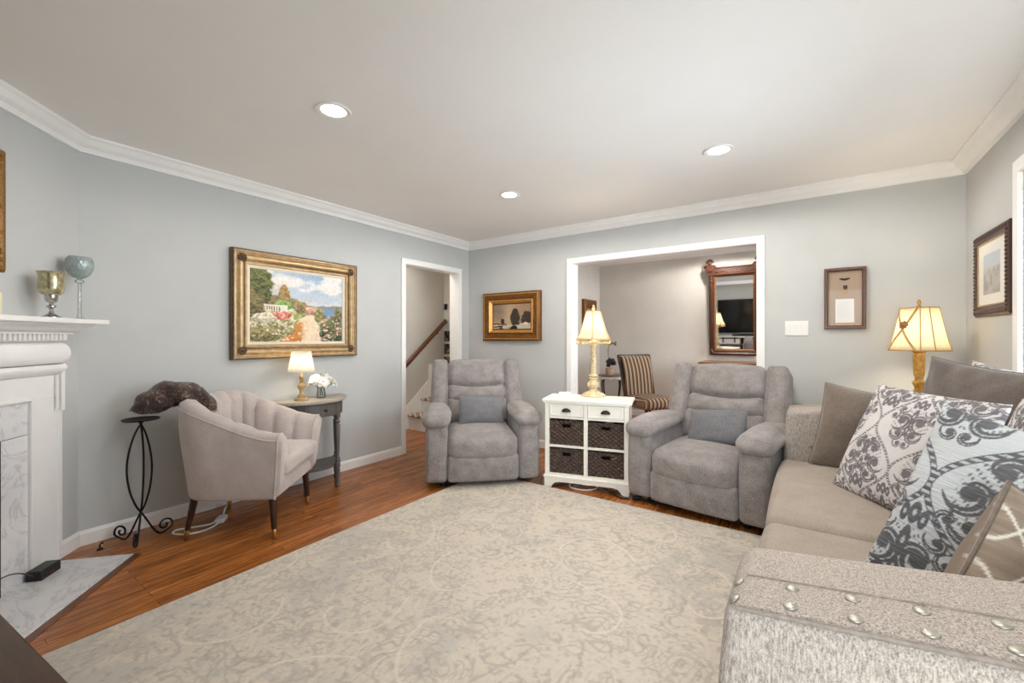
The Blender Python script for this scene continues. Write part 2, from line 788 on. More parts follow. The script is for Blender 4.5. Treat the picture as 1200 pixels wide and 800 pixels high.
M['frame_wood'] = m_wood('brown_frame_wood', (58, 32, 20), (104, 62, 40), 0.35)
M['grey_wood'] = m_wood('weathered_grey_wood', (70, 65, 62), (108, 101, 97), 0.55)
M['grey_top'] = m_wood('washed_oak_top', (158, 148, 136), (186, 176, 162), 0.45, (2, 18, 18))
M['basket'] = m_plain('dark_woven_seagrass', (66, 50, 42), 0.5, var=0.45, scale=45, bump=0.4, bscale=200)
M['brass'] = m_plain('brushed_brass', (196, 156, 92), 0.28, 1.0, var=0.05)
M['nail'] = m_plain('pewter_nailhead', (176, 171, 160), 0.45, 0.85, var=0.05)
M['bronze'] = m_plain('dark_bronze', (50, 44, 40), 0.4, 0.8, var=0.15)
M['mirror'] = m_mirror()
M['glass'] = m_glass('clear_glass', (252, 254, 254), 0.08, 0.8)
M['museum_glass'] = m_glass('low_reflection_picture_glass', (252, 252, 252), 0.0, 0.12)
M['pane'] = m_glass('window_pane', (250, 252, 252), 0.05)
M['gold_lamp'] = m_wood('gilded_lamp_wood', (140, 98, 34), (206, 160, 74), 0.35, (10, 10, 10))
M['cream_lamp'] = m_wood('cream_crackle_lamp', (176, 154, 112), (226, 210, 174), 0.45, (10, 10, 10))
M['stone_lamp'] = m_wood('antique_beige_lamp', (138, 112, 74), (200, 172, 126), 0.5, (10, 10, 10))
M['shade_cream'] = m_shade('cream_lamp_shade', (252, 246, 230), 0.8)
M['shade_white'] = m_shade('white_pleated_shade', (253, 250, 244), 0.8)
M['shade_trim'] = m_plain('shade_braid', (176, 142, 88), 0.8, var=0.1, scale=60)
M['bulb'] = m_emit('lit_bulb', (255, 224, 170), 12.0)
M['can'] = m_emit('lit_downlight', (255, 246, 232), 7.0)
M['rosette'] = m_plain('wooden_rosette', (134, 88, 52), 0.5, var=0.2, scale=80)
M['paper'] = m_plain('ivory_paper', (236, 234, 228), 0.9, var=0.01)
M['white_plastic'] = m_plain('white_plastic', (236, 234, 230), 0.4, var=0.01)
M['petal'] = m_plain('white_petal', (246, 243, 236), 0.7, var=0.03)
M['green'] = m_plain('leaf_green', (86, 108, 62), 0.6, var=0.2)
M['carpet_stair'] = m_attr('stair_runner', 0.95, 300, 0.5, 0.12)
M['tan_pot'] = m_plain('tan_ceramic', (186, 160, 134), 0.5, var=0.06)
# ------------------------------------------------------------------ the setting
H = 2.44
P0 = Vector((0, -3.54, 0))
DD = Vector((0.743, -0.669, 0)).normalized()
NN = Vector((0.669, 0.743, 0)).normalized()
AF = math.atan2(DD.y, DD.x)
LF = 1.90
P1 = P0 + DD * LF
XR = 4.437


def wall(name, label, x0, x1, y0, y1, z0, z1, holes, axis, m):
    """box wall with rectangular holes (a0, a1, z0, z1) along its long axis"""
    bm = B()
    a0, a1 = (x0, x1) if axis == 'x' else (y0, y1)
    cuts = sorted(holes)

    def seg(p, q, za, zb):
        if q - p < 1e-4 or zb - za < 1e-4:
            return
        if axis == 'x':
            box(bm, p, q, y0, y1, za, zb)
        else:
            box(bm, x0, x1, p, q, za, zb)
    cur = a0
    for (p, q, za, zb) in cuts:
        seg(cur, p, z0, z1)
        seg(p, q, z0, za)
        seg(p, q, zb, z1)
        cur = q
    seg(cur, a1, z0, z1)
    return struct(name, bm, m, label, 'wall')


struct('floor', box(B(), -1.1, 4.75, -5.1, 2.75, -0.06, 0.0), M['floor'], 'glossy brown oak strip floor running through the rooms', 'floor')
struct('ground', box(B(), 4.76, 40.0, -30.0, 25.0, -0.35, -0.30), m_plain('lawn', (120, 128, 92), 0.95, var=0.15, scale=2), 'pale green lawn outside the shuttered window', 'ground')
struct('ceiling', box(B(), -1.1, 4.75, -5.1, 2.75, H, H + 0.08), M['ceil'], 'smooth white ceiling with recessed downlights', 'ceiling')
wall('wall_left', 'blue grey wall with the doorway to the stairs', -0.12, 0, -3.60, 0.12, 0, H, [(-1.053, -0.197, 0.0, 2.048)], 'y', M['wall'])
wall('wall_back', 'pale blue grey wall with the wide cased opening', 0, 4.557, 0, 0.12, 0, H, [(1.457, 3.216, 0.0, 2.051)], 'x', M['wall'])
wall('wall_right', 'pale wall beside the sofa with the shuttered window', XR, XR + 0.12, -4.93, 0, 0, H,
     [(-2.66, -0.94, 0.82, 2.075)], 'y', M['wall'])
wall('wall_rear', 'pale blue wall behind the camera carrying the television', 1.36, XR + 0.12, -4.93, -4.81, 0, H, [(3.40, 4.34, 0.04, 2.10)], 'x', M['wall'])
bm = box(B(), -0.05, LF + 0.05, -0.12, 0, 0, H, M=T(*P0) @ RZ(AF))
struct('wall_fireplace', bm, M['wall'], 'diagonal blue grey corner wall above and beside the fireplace', 'wall')
# beyond the cased opening
wall('wall_dining_left', 'warm grey dining room wall with a small gilded picture', 0.56, 0.66, 0.12, 2.60, 0, H, [], 'y', M['wall_dine'])
wall('wall_dining_back', 'warm grey dining room wall carrying the carved mirror', 0.56, 4.70, 2.60, 2.70, 0, H, [], 'x', M['wall_dine'])
wall('wall_dining_right', 'unseen dining room wall with an added window for fill light', 4.557, 4.66, 0.12, 2.60, 0, H, [(0.8, 2.0, 0.9, 2.1)], 'y', M['wall_dine'])
# beyond the doorway
wall('wall_stairs', 'warm grey stairwell wall carrying the wooden handrail', -1.02, -0.92, -1.8, 1.1, 0, H, [], 'y', M['wall_dine'])
wall('wall_landing', 'narrow stair landing wall hung with small dark plaques', -0.92, -0.0, 0.50, 0.60, 0, H, [], 'x', M['wall_dine'])
wall('wall_hall', 'end wall of the hall beyond the doorway', -0.92, -0.12, -1.8, -1.7, 0, H, [], 'x', M['wall_dine'])
wall('wall_stair_side', 'inner side wall of the stairs', -0.12, 0.0, 0.12, 0.5, 0, H, [], 'y', M['wall_dine'])

CROWN = [(0, 2.35), (0, H), (0.085, H), (0.085, 2.428), (0.070, 2.418), (0.052, 2.392), (0.028, 2.376), (0.020, 2.360), (0.020, 2.35)]
BASE = [(0, 0.0), (0, 0.088), (0.008, 0.088), (0.013, 0.074), (0.015, 0.070), (0.015, 0.0)]
m1 = 1 / math.tan(math.radians(66))
runs = [
    ('trim_1', CROWN, (0, -3.54, 0), (0, 0, 0), (1, 0, 0), m1, 1.0, 'white crown moulding along the left wall'),
    ('trim_2', CROWN, (0, 0, 0), (XR, 0, 0), (0, -1, 0), 1.0, 1.0, 'white crown moulding along the back wall'),
    ('trim_3', CROWN, (XR, 0, 0), (XR, -4.81, 0), (-1, 0, 0), 1.0, 1.0, 'white crown moulding along the right wall'),
    ('trim_4', CROWN, tuple(P1), tuple(P0), tuple(NN), 0.4, m1, 'white crown moulding above the fireplace wall'),
    ('trim_5', CROWN, (XR, -4.81, 0), (P1.x, -4.81, 0), (0, 1, 0), 1.0, 0.4, 'white crown moulding along the rear wall'),
    ('baseboard_left', BASE, (0, -3.54, 0), (0, -1.10, 0), (1, 0, 0), m1, 0, 'white baseboard along the left wall'),
    ('baseboard_back', BASE, (0, 0, 0), (1.41, 0, 0), (0, -1, 0), 1.0, 0, 'white baseboard left of the cased opening'),
    ('baseboard_back_right', BASE, (3.263, 0, 0), (XR, 0, 0), (0, -1, 0), 0, 1.0, 'white baseboard right of the cased opening'),
    ('baseboard_right', BASE, (XR, 0, 0), (XR, -4.81, 0), (-1, 0, 0), 1.0, 1.0, 'white baseboard along the right wall'),
    ('baseboard_fireplace', BASE, tuple(P0 + DD * 0.15), tuple(P0), tuple(NN), 0, m1, 'short white baseboard between fireplace and corner'),
    ('baseboard_rear', BASE, (3.34, -4.81, 0), (P1.x, -4.81, 0), (0, 1, 0), 0, 0.4, 'white baseboard along the rear wall'),
    ('baseboard_dining_back', BASE, (0.66, 2.60, 0), (4.557, 2.60, 0), (0, -1, 0), 1.0, 1.0, 'white baseboard along the dining room wall'),
    ('baseboard_dining_left', BASE, (0.66, 0.12, 0), (0.66, 2.60, 0), (1, 0, 0), 0, 1.0, 'white baseboard along the dining room side wall'),
]
for (nm, prof, a, b, nr, ma, mb, lb) in runs:
    struct(nm, sweep_line(B(), prof, a, b, nr, ma, mb), M['trim'], lb, 'trim')

# doorway to the stairs: jamb lining and casing
bm = B()
box(bm, -0.125, 0.002, -1.052, -1.04, 0, 2.047)
box(bm, -0.125, 0.002, -0.21, -0.198, 0, 2.047)
box(bm, -0.125, 0.002, -1.04, -0.21, 2.035, 2.047)
d1 = struct('door_1', bm, M['trim'], 'white cased doorway in the left wall leading to the stairs', 'doorway')
bm = B()
for (x0, x1) in ((0.0, 0.018), (-0.138, -0.12)):
    box(bm, x0, x1, -1.10, -1.045, 0, 2.0399, 0.002)
    box(bm, x0, x1, -0.205, -0.15, 0, 2.0399, 0.002)
    box(bm, x0, x1, -1.10, -0.15, 2.04, 2.097, 0.003)
obj('casing', bm, M['trim'], d1, smooth=False)
# cased opening to the dining room
bm = B()
box(bm, 1.458, 1.474, -0.002, 0.125, 0, 2.047)
box(bm, 3.199, 3.215, -0.002, 0.125, 0, 2.047)
box(bm, 1.474, 3.199, -0.002, 0.125, 2.036, 2.05)
d2 = struct('door_2', bm, M['trim'], 'wide white cased opening in the back wall to the dining room', 'doorway')
bm = B()
for (y0, y1) in ((-0.018, 0.0), (0.12, 0.138)):
    box(bm, 1.410, 1.467, y0, y1, 0, 2.0399, 0.002)
    box(bm, 3.204, 3.262, y0, y1, 0, 2.0399, 0.002)
    box(bm, 1.410, 3.262, y0, y1, 2.040, 2.099, 0.003)
obj('casing', bm, M['trim'], d2, smooth=False)

# shuttered window beside the sofa
bm = B()
x0 = XR - 0.02
box(bm, x0, XR, -0.945, -0.88, 0.8251, 2.0699, 0.002)
box(bm, x0, XR, -2.72, -2.655, 0.8251, 2.0699, 0.002)
box(bm, x0, XR, -2.72, -0.88, 2.07, 2.135, 0.003)
box(bm, x0 - 0.03, XR, -2.74, -0.86, 0.79, 0.825, 0.004)
box(bm, x0, XR, -2.72, -0.88, 0.72, 0.79, 0.003)
w1 = struct('window_1', bm, M['trim'], 'white framed window with plantation shutters above the sofa', 'window')
obj('pane', box(B(), XR + 0.095, XR + 0.10, -2.66, -0.94, 0.82, 2.075), M['pane'], w1, smooth=False)
obj('sash', sweep_frame(B(), 1.72, 1.255, [(0, 0), (0.05, 0), (0.05, 0.04), (0, 0.04)], T(XR + 0.075, -1.80, 1.4475) @ RY(PI / 2) @ RZ(PI / 2)), M['trim'], w1, smooth=False)
for k in range(3):
    ya = -2.655 + k * 0.571
    yb = ya + 0.568
    bm = B()
    for (p, q) in ((ya, ya + 0.05), (yb - 0.05, yb)):
        box(bm, XR + 0.005, XR + 0.035, p, q, 0.83, 2.068, 0.003)
    for (p, q) in ((0.83, 0.92), (1.98, 2.068), (1.42, 1.49)):
        box(bm, XR + 0.007, XR + 0.033, ya + 0.05, yb - 0.05, p, q)
    z = 0.955
    while z < 1.97:
        if not (1.39 < z < 1.52):
            soft(bm, (0.072, yb - ya - 0.10, 0.010), 0.005, 1, M=T(XR + 0.020, (ya + yb) / 2, z) @ RY(math.radians(12)))
        z += 0.066
    obj('shutter_panel', bm, M['trim'], w1, angle=0.5)
# glazed door added behind the camera to light the back wall
bm = B()
box(bm, 3.34, 3.40, -4.81, -4.79, 0, 2.0999, 0.002)
box(bm, 4.34, 4.40, -4.81, -4.79, 0, 2.0999, 0.002)
box(bm, 3.34, 4.40, -4.81, -4.79, 2.10, 2.16, 0.002)
d3 = struct('added_door', bm, M['trim'], 'glazed white patio door added behind the camera for fill light', 'door')
obj('sash', sweep_frame(B(), 0.94, 2.06, [(0, 0), (0.07, 0), (0.07, 0.04), (0, 0.04)], T(3.87, -4.85, 1.07) @ RX(PI / 2)), M['trim'], d3, smooth=False)
obj('pane', box(B(), 3.46, 4.28, -4.875, -4.87, 0.10, 2.04), M['pane'], d3, smooth=False)
bm = B()  # unseen dining room window, added so fill light can enter
w2 = struct('added_window', sweep_frame(bm, 1.32, 1.32, [(0, 0), (0.08, 0), (0.08, 0.08), (0, 0.08)], T(4.55, 1.4, 1.5) @ RY(PI / 2) @ RZ(PI / 2)), M['trim'], 'unseen white framed window added to light the dining room', 'window')
obj('pane', box(B(), 4.60, 4.605, 0.8, 2.0, 0.9, 2.1), M['pane'], w2, smooth=False)

# stairs
bm = B()
ys = [-0.20, 0.035, 0.27]
for i, y in enumerate(ys):
    box(bm, -0.92, -0.12, y, 0.5, 0.19 * i, 0.19 * (i + 1))
st = struct('stairs', bm, M['trim'], 'white risers of the lowest stairs beyond the doorway', 'stairs')


def trellis(u, v):
    a, b = u * 7, v * 2.6
    d1_ = np.abs(((a + b) % 1) - 0.5)
    d2_ = np.abs(((a - b) % 1) - 0.5)
    c = np.ones(u.shape + (3,)) * np.array((122, 98, 82.0))
    c = mixc(c, (226, 212, 192), 1 - sst(0.10, 0.16, np.minimum(d1_, d2_)))
    return c + (fbm(u * 60, v * 40, 4) - 0.5)[..., None] * 26


for i, y in enumerate(ys):
    dy = 0.255 if i < 2 else 0.235
    me = grid_sheet('stair_carpet', 0.80, dy, 140, 50, trellis, lambda u, v: -0.02 * np.power(np.clip(1 - v * 9, 0, 1), 2))
    o = finish('stair_carpet', me, M['carpet_stair'], st)
    o.location = (-0.52, y - 0.022 + dy / 2, 0.19 * (i + 1) + 0.012)
    md = o.modifiers.new('thick', 'SOLIDIFY')
    md.thickness = 0.011
    md.offset = -1
bm = B()
prism(bm, [(-0.26, 0.0), (-0.26, 0.285), (0.185, 0.645), (0.185, 0.86), (0.499, 0.86), (0.499, 0.0)], 0, 0.014,
      M=Matrix(((0, 0, 1, -0.9195), (1, 0, 0, 0), (0, 1, 0, 0), (0, 0, 0, 1))))
struct('trim_6', bm, M['trim'], 'white stair skirt board rising along the stairwell wall', 'trim')
hr = thing('handrail', 'brown wooden handrail climbing the stairwell wall', 'handrail', (-0.845, -0.6, 0.63))
a, b = Vector((0, -0.55, -0.45)), Vector((0, 1.07, 0.87))
bm = B()
d = (b - a).normalized()
L = (b - a).length
ang = math.atan2(d.z, d.y)
soft(bm, (0.045, L, 0.062), 0.02, (1, 4, 1), M=T(*((a + b) / 2)) @ RX(ang))
obj('rail', bm, m_wood('stair_rail_wood', (74, 42, 26), (116, 72, 44), 0.35, (14, 2, 14)), hr)
for t_ in (0.32, 0.9):
    c = a.lerp(b, t_)
    obj('bracket', tube(B(), [c + Vector((0, 0, -0.03)), c + Vector((-0.02, 0, -0.07)), c + Vector((-0.073, 0, -0.075))], 0.007, 6), M['bronze'], hr)


def plaque_raster(seed):
    def f(u, v):
        c = np.ones(u.shape + (3,)) * np.array((46, 38, 34.0))
        n = fbm(u * 7, v * 7, seed, 3)
        c = mixc(c, (150, 132, 112), sst(0.52, 0.62, n))
        return c
    return f


for i, z in enumerate((0.885, 1.075, 1.265)):
    o = tag(obj('wall_plaque', box(B(), -0.9, -0.775, 0.483, 0.4995, z - 0.075, z + 0.075, 0.003), M['bronze'], smooth=False),
            ['small dark square plaque on the landing wall, lowest of the column', 'small dark square plaque on the landing wall, middle of the column',
             'small dark square plaque on the landing wall, top of the column of three'][i], 'plaque', 'plaques on the stair landing')
    me = grid_sheet('picture', 0.105, 0.13, 30, 36, plaque_raster(i + 3))
    finish('picture', me, M['paint'], o, loc=(-0.8375, 0.4815, z), rot=(PI / 2, 0, 0))
o = tag(obj('thermostat', box(B(), -0.9, -0.85, 0.478, 0.4995, 1.66, 1.745, 0.004), M['black_plastic'], smooth=False),
        'small black wall fitting high above the handrail end', 'wall fitting')

# recessed ceiling lights
cl = [((1.518, -2.836), 'bright recessed downlight nearest the fireplace'), ((1.51, -1.227), 'small recessed downlight farthest back, above the facing recliner'),
      ((3.093, -1.153), 'bright recessed downlight above the rocking recliner and sofa'), ((3.093, -2.84), 'recessed downlight above the front of the sofa, out of frame'),
      ((2.60, 2.02), 'recessed downlight in the dining room ceiling')]
for i, ((x, y), lb) in enumerate(cl):
    t = thing('recessed_light', lb, 'ceiling light', (x, y, H), 0, 'recessed ceiling lights')
    obj('trim_ring', lathe(B(), [(0.062, -0.001), (0.085, -0.001), (0.088, -0.004), (0.085, -0.008), (0.064, -0.006), (0.062, -0.001)], 40, cap=False), M['trim'], t)
    obj('lens', lathe(B(), [(0.001, -0.004), (0.063, -0.003), (0.063, -0.001), (0.001, -0.001)], 32), M['can'], t)
    ld = bpy.data.lights.new('downlight', 'SPOT')
    ld.energy = E_CAN * (0.42, 0.80, 1.05, 1.10, 1.25)[i]
    ld.color = (1.0, 0.95, 0.90)
    ld.spot_size = math.radians(176)
    ld.spot_blend = 0.25
    ld.shadow_soft_size = 0.06
    lo = bpy.data.objects.new('downlight', ld)
    COL.objects.link(lo)
    lo.parent = t
    lo.location = (0, 0, -0.02)
hl = bpy.data.lights.new('hall_fill', 'AREA')  # added fill lamp just below the hall ceiling, no fixture modelled
hl.size = 0.5
hl.energy = 9.0
hl.color = (1.0, 0.93, 0.84)
ho = bpy.data.objects.new('hall_fill', hl)
ho.location = (-0.52, -0.75, H - 0.03)
COL.objects.link(ho)

# hearth let into the floor
bm = B()
box(bm, 0.185, 1.715, 0.0, 0.385, -0.02, 0.006, 0.002)
h = struct('hearth', bm, M['marble'], 'white veined marble hearth slab in front of the fireplace', 'hearth')
h.location = P0
h.rotation_euler = (0, 0, AF)
h2 = struct('trim_7', box(B(), 0.185, 1.715, 0.386, 0.425, -0.01, 0.003),
            m_wood('oak_hearth_border', (84, 48, 26), (128, 78, 44), 0.3, (2, 14, 14)), 'dark oak border strip along the front of the marble hearth', 'trim')
h2.location = P0
h2.rotation_euler = (0, 0, AF)
# ------------------------------------------------------------------ fireplace
fp = thing('fireplace', 'white painted wooden mantelpiece with dentil moulding and marble surround', 'fireplace', tuple(P0), AF)


def fbox(bm, s0, s1, n0, n1, z0, z1, bev=0.0):
    return box(bm, s0, s1, n0, n1, z0, z1, bev)


S0, S1 = 0.15, 1.75


def around(bm, prof, sa, sb):
    """moulding prof [(n, z)] across the front, mitred back along both ends to the wall"""
    e = 0.002
    A = [bm.verts.new((sa - n, e, z)) for n, z in prof]
    Bq = [bm.verts.new((sa - n, n + 0.02, z)) for n, z in prof]
    Cq = [bm.verts.new((sb + n, n + 0.02, z)) for n, z in prof]
    D = [bm.verts.new((sb + n, e, z)) for n, z in prof]
    for P, Q in ((A, Bq), (Bq, Cq), (Cq, D)):
        for i in range(len(prof) - 1):
            bm.faces.new((P[i], P[i + 1], Q[i + 1], Q[i]))
    for r in ((A, Bq, Cq, D),):
        bm.faces.new((A[0], Bq[0], Cq[0], D[0]))
        bm.faces.new((A[-1], D[-1], Cq[-1], Bq[-1]))
    return bm


bm = B()
box(bm, 0.075, 1.825, 0.002, 0.205, 1.318, 1.345, 0.005)
obj('mantel_shelf', bm, M['mantel'], fp, smooth=False)
obj('cornice', around(B(), [(0.145, 1.318), (0.145, 1.308), (0.128, 1.300), (0.120, 1.288), (0.100, 1.276), (0.084, 1.270), (0.084, 1.262)], 0.28, 1.62), M['mantel'], fp, angle=0.6)
bm = around(B(), [(0.050, 1.262), (0.050, 1.226)], 0.28, 1.62)
s = 0.232
while s < 1.66:
    fbox(bm, s, s + 0.016, 0.068, 0.094, 1.229, 1.2615, 0.002)
    s += 0.0268
for k in range(3):
    fbox(bm, 0.204, 0.232, 0.012 + k * 0.027, 0.028 + k * 0.027, 1.229, 1.2615, 0.002)
obj('dentil_moulding', bm, M['mantel'], fp, smooth=False)
fr = []
for i in range(13):
    a = -PI / 2 + PI * i / 12
    fr.append((0.028 + 0.034 * math.cos(a), 1.158 + 0.060 * math.sin(a)))
obj('frieze', around(B(), list(reversed([(0.040, 1.098)] + fr + [(0.044, 1.226)])), 0.24, 1.66), M['mantel'], fp, angle=0.6)
obj('architrave', around(B(), list(reversed([(0.018, 1.040), (0.028, 1.046), (0.040, 1.062), (0.046, 1.074), (0.046, 1.084), (0.040, 1.098)])), 0.225, 1.675), M['mantel'], fp, angle=0.6)
bm = B()
fbox(bm, 0.225, 1.675, 0.002, 0.034, 0.918, 1.042, 0.002)
fbox(bm, 0.372, 1.528, 0.030, 0.042, 0.918, 0.932, 0.002)
obj('header_board', bm, M['mantel'], fp, smooth=False)
for sgn in (0, 1):
    bm = B()

    def mb(a, b_, n1, z0, z1, bev=0.002):
        if sgn:
            a, b_ = 1.9 - b_, 1.9 - a
        fbox(bm, a, b_, 0.002, n1, z0, z1, bev)
    mb(0.225, 0.372, 0.034, 0.007, 0.918)
    mb(0.150, 0.225, 0.024, 0.007, 1.10)
    mb(0.165, 0.185, 0.030, 0.007, 1.09)
    mb(0.200, 0.225, 0.030, 0.007, 1.09)
    mb(0.360, 0.372, 0.042, 0.007, 0.932)
    mb(0.140, 0.225, 0.030, 0.835, 1.10)
    obj('pilaster', bm, M['mantel'], fp, smooth=False)
bm = B()
fbox(bm, 0.372, 0.54, 0.002, 0.026, 0.007, 0.745, 0.001)
fbox(bm, 1.36, 1.528, 0.002, 0.026, 0.007, 0.745, 0.001)
fbox(bm, 0.372, 1.528, 0.002, 0.026, 0.748, 0.918, 0.001)
obj('marble_surround', bm, M['marble'], fp, smooth=False)
bm = B()
fbox(bm, 0.54, 1.36, 0.001, 0.006, 0.007, 0.745)  # flat dark panel across the firebox opening
obj('firebox', bm, M['firebox'], fp, smooth=False)
obj('firebox_frame', sweep_frame(B(), 0.83, 0.742, [(0, 0), (0.03, 0), (0.03, 0.012), (0, 0.012)], T(0.95, 0.026, 0.378) @ RX(PI / 2) @ RY(PI)), M['bronze'], fp, smooth=False)


def fpos(s, n, z=0.0):
    return tuple(P0 + DD * s + NN * n + Vector((0, 0, z)))


# things on the mantel
t = thing('hurricane_candle_holder', 'gold mercury glass hurricane cup on silver pedestal on the mantel', 'candle holder', fpos(0.352, 0.11, 1.345))
gold = NT('mercury_glass')
v_ = gold.coords()
gold.link(gold.ramp(gold.noise(v_, 46, 4), [(0.35, lin((150, 138, 104))), (0.65, lin((214, 206, 172)))]), gold.p.inputs['Base Color'])
gold.set(Metallic=0.75, Roughness=0.22)
M['mercury'] = gold.m
M['silver'] = m_plain('polished_silver', (190, 188, 186), 0.14, 1.0, var=0.05)
obj('pedestal', lathe(B(), [(0.001, 0.0), (0.040, 0.0), (0.040, 0.006), (0.027, 0.014), (0.012, 0.024), (0.007, 0.040), (0.010, 0.050), (0.019, 0.056), (0.019, 0.064),
                            (0.008, 0.070), (0.009, 0.078), (0.022, 0.086), (0.026, 0.105), (0.026, 0.120), (0.001, 0.122)], 36), M['silver'], t, angle=0.9)
obj('cup', lathe(B(), [(0.002, 0.118), (0.034, 0.120), (0.046, 0.132), (0.050, 0.155), (0.049, 0.200), (0.051, 0.226), (0.056, 0.240),
                       (0.054, 0.241), (0.048, 0.226), (0.046, 0.200), (0.047, 0.150), (0.036, 0.130), (0.002, 0.126)], 40), M['mercury'], t, angle=1.2)
t = thing('stemmed_goblet', 'tall clear stem goblet with grey diamond quilted bowl on the mantel end', 'candle holder', fpos(0.145, 0.10, 1.345))
obj('stem', lathe(B(), [(0.001, 0.0), (0.032, 0.0), (0.032, 0.004), (0.012, 0.012), (0.008, 0.030), (0.007, 0.18), (0.010, 0.205), (0.020, 0.212), (0.020, 0.220), (0.010, 0.228),
                        (0.018, 0.238), (0.001, 0.240)], 28), M['glass'], t, angle=0.9)
bm = B()
prof = []
N_ = 26
rings = []
seg = 60
for i in range(N_ + 1):
    q = i / N_
    z = 0.238 + 0.118 * q
    r = 0.058 * math.pow(max(math.sin(PI * min(0.06 + 0.72 * q, 1.0)), 0.0), 0.55)
    ring = []
    for k in range(seg):
        a = 2 * PI * k / seg
        e = 0.0035 * (abs(math.sin(a * 10 + q * 9)) + abs(math.sin(a * 10 - q * 9)) - 1.0)
        ring.append(bm.verts.new(((r + e) * math.cos(a), (r + e) * math.sin(a), z)))
    rings.append(ring)
for A_, B_ in zip(rings[:-1], rings[1:]):
    for k in range(seg):
        j = (k + 1) % seg
        bm.faces.new((A_[k], A_[j], B_[j], B_[k]))
bm.faces.new(rings[0])
o = obj('bowl', bm, m_plain('grey_quilted_glass', (158, 170, 170), 0.25, 0.25, var=0.08, scale=60), t, angle=None)
md = o.modifiers.new('thick', 'SOLIDIFY')
md.thickness = 0.003
tag(obj('pillar_candle', lathe(B(), [(0.001, 0), (0.034, 0), (0.036, 0.003), (0.036, 0.095), (0.030, 0.100), (0.012, 0.096), (0.001, 0.095)], 28), m_plain('ivory_wax', (232, 222, 192), 0.6, var=0.02),
        loc=fpos(0.722, 0.14, 1.345)), 'ivory pillar candle at the left edge of the mantel', 'candle')

GOLDF = m_wood('carved_gilt', (84, 56, 24), (170, 122, 58), 0.4, (30, 30, 30), 6)
GOLDF.node_tree.nodes['Principled BSDF'].inputs['Metallic'].default_value = 0.35


def picture(name, label, cat, loc, rot, w, h, prof, fm, parts, carve=None):
    """framed picture hung with its back at loc; parts: list of (name, mesh, material, x, y, z)"""
    t = thing(name, label, cat, loc)
    t.rotation_euler = rot
    fbm_ = sweep_frame(B(), w, h, prof)
    if carve:
        carve(fbm_)
    obj('frame', fbm_, fm, t, smooth=True, angle=0.5)
    obj('backing', box(B(), -w / 2 + 0.02, w / 2 - 0.02, -h / 2 + 0.02, h / 2 - 0.02, 0.002, 0.008), M['frame_wood'], t, smooth=False)
    for (nm, me, m, x, y, z) in parts:
        o = finish(nm, me, m, t, smooth=False)
        o.location = (x, y, z)
    return t


def plain_sheet(name, w, h, c, nz=8):
    def f(u, v):
        return np.ones(u.shape + (3,)) * np.array(c, float) + (fbm(u * 9, v * 9, 5) - 0.5)[..., None] * nz
    return grid_sheet(name, w, h, 24, 24, f)


# mantel picture: only its carved right edge is in view
def dusk(u, v):
    c = np.ones(u.shape + (3,)) * np.array((120, 120, 110.0))
    c = mixc(c, (176, 170, 150), sst(0.45, 0.9, v + 0.2 * fbm(u * 5, v * 5, 9)))
    c = mixc(c, (64, 70, 48), sst(0.5, 0.3, v + 0.3 * fbm(u * 8, v * 8, 3) - 0.1))
    return c


R_FP = Matrix((DD * -1, Vector((0, 0, 1)), NN)).transposed().to_euler()
ORN = [(0, 0), (0, 0.03), (0.012, 0.044), (0.028, 0.046), (0.040, 0.034), (0.055, 0.030), (0.068, 0.036), (0.078, 0.026), (0.085, 0.012), (0.085, 0)]
def carve_mantel(bm):
    rnd = random.Random(4)
    for k in range(90):
        if k % 2:
            x, y = rnd.choice((-1, 1)) * (0.4425 - 0.02 - rnd.random() * 0.05), (rnd.random() - 0.5) * 0.53
        else:
            x, y = (rnd.random() - 0.5) * 0.84, rnd.choice((-1, 1)) * (0.2925 - 0.02 - rnd.random() * 0.05)
        ball(bm, (x, y, 0.036), 0.010 + rnd.random() * 0.006, 7, 4, (1, 1, 0.8))


t = picture('framed_painting', 'brown carved frame hanging above the mantel at the left edge', 'picture', fpos(0.95, 0.001, 1.848), R_FP, 0.885, 0.585, ORN, GOLDF,
            [('canvas', grid_sheet('canvas', 0.74, 0.44, 60, 40, dusk), M['paint'], 0, 0, 0.012)], carve_mantel)

# black box and red wire on the hearth
t = thing('black_box', 'small black plastic box with red side standing on the marble hearth', 'box', fpos(0.345, 0.072, 0.006), AF)
obj('body', box(B(), -0.062, 0.062, -0.034, 0.034, 0.0, 0.050, 0.004), M['black_plastic'], t, smooth=False)
obj('button', box(B(), -0.015, 0.015, 0.033, 0.036, 0.012, 0.024, 0.001), m_plain('dark_red_plastic', (96, 20, 28), 0.4), t, smooth=False)
w_ = spline([fpos(0.40, 0.075, 0.02), fpos(0.435, 0.09, 0.05), fpos(0.47, 0.06, 0.085), fpos(0.52, 0.045, 0.10), fpos(0.58, 0.04, 0.095)], 8)
tag(obj('cable', tube(B(), w_, 0.003, 6), m_plain('dark_red_cable', (70, 26, 32), 0.5)), 'thin dark red cable running from the black box to the firebox', 'cable')
# black hook standing by the hearth corner
t = thing('floor_hook', 'small black metal hook standing on the floor beside the hearth corner', 'hook', (0.155, -3.475, 0))
obj('foot', lathe(B(), [(0.001, 0), (0.016, 0), (0.016, 0.004), (0.006, 0.008), (0.001, 0.008)], 14), M['black_iron'], t)
obj('hook', tube(B(), spline([(0, 0, 0.004), (0.0, 0, 0.02), (0.003, 0.003, 0.034), (0.012, 0.008, 0.040), (0.018, 0.011, 0.033)], 6), 0.004, 6), M['black_iron'], t)

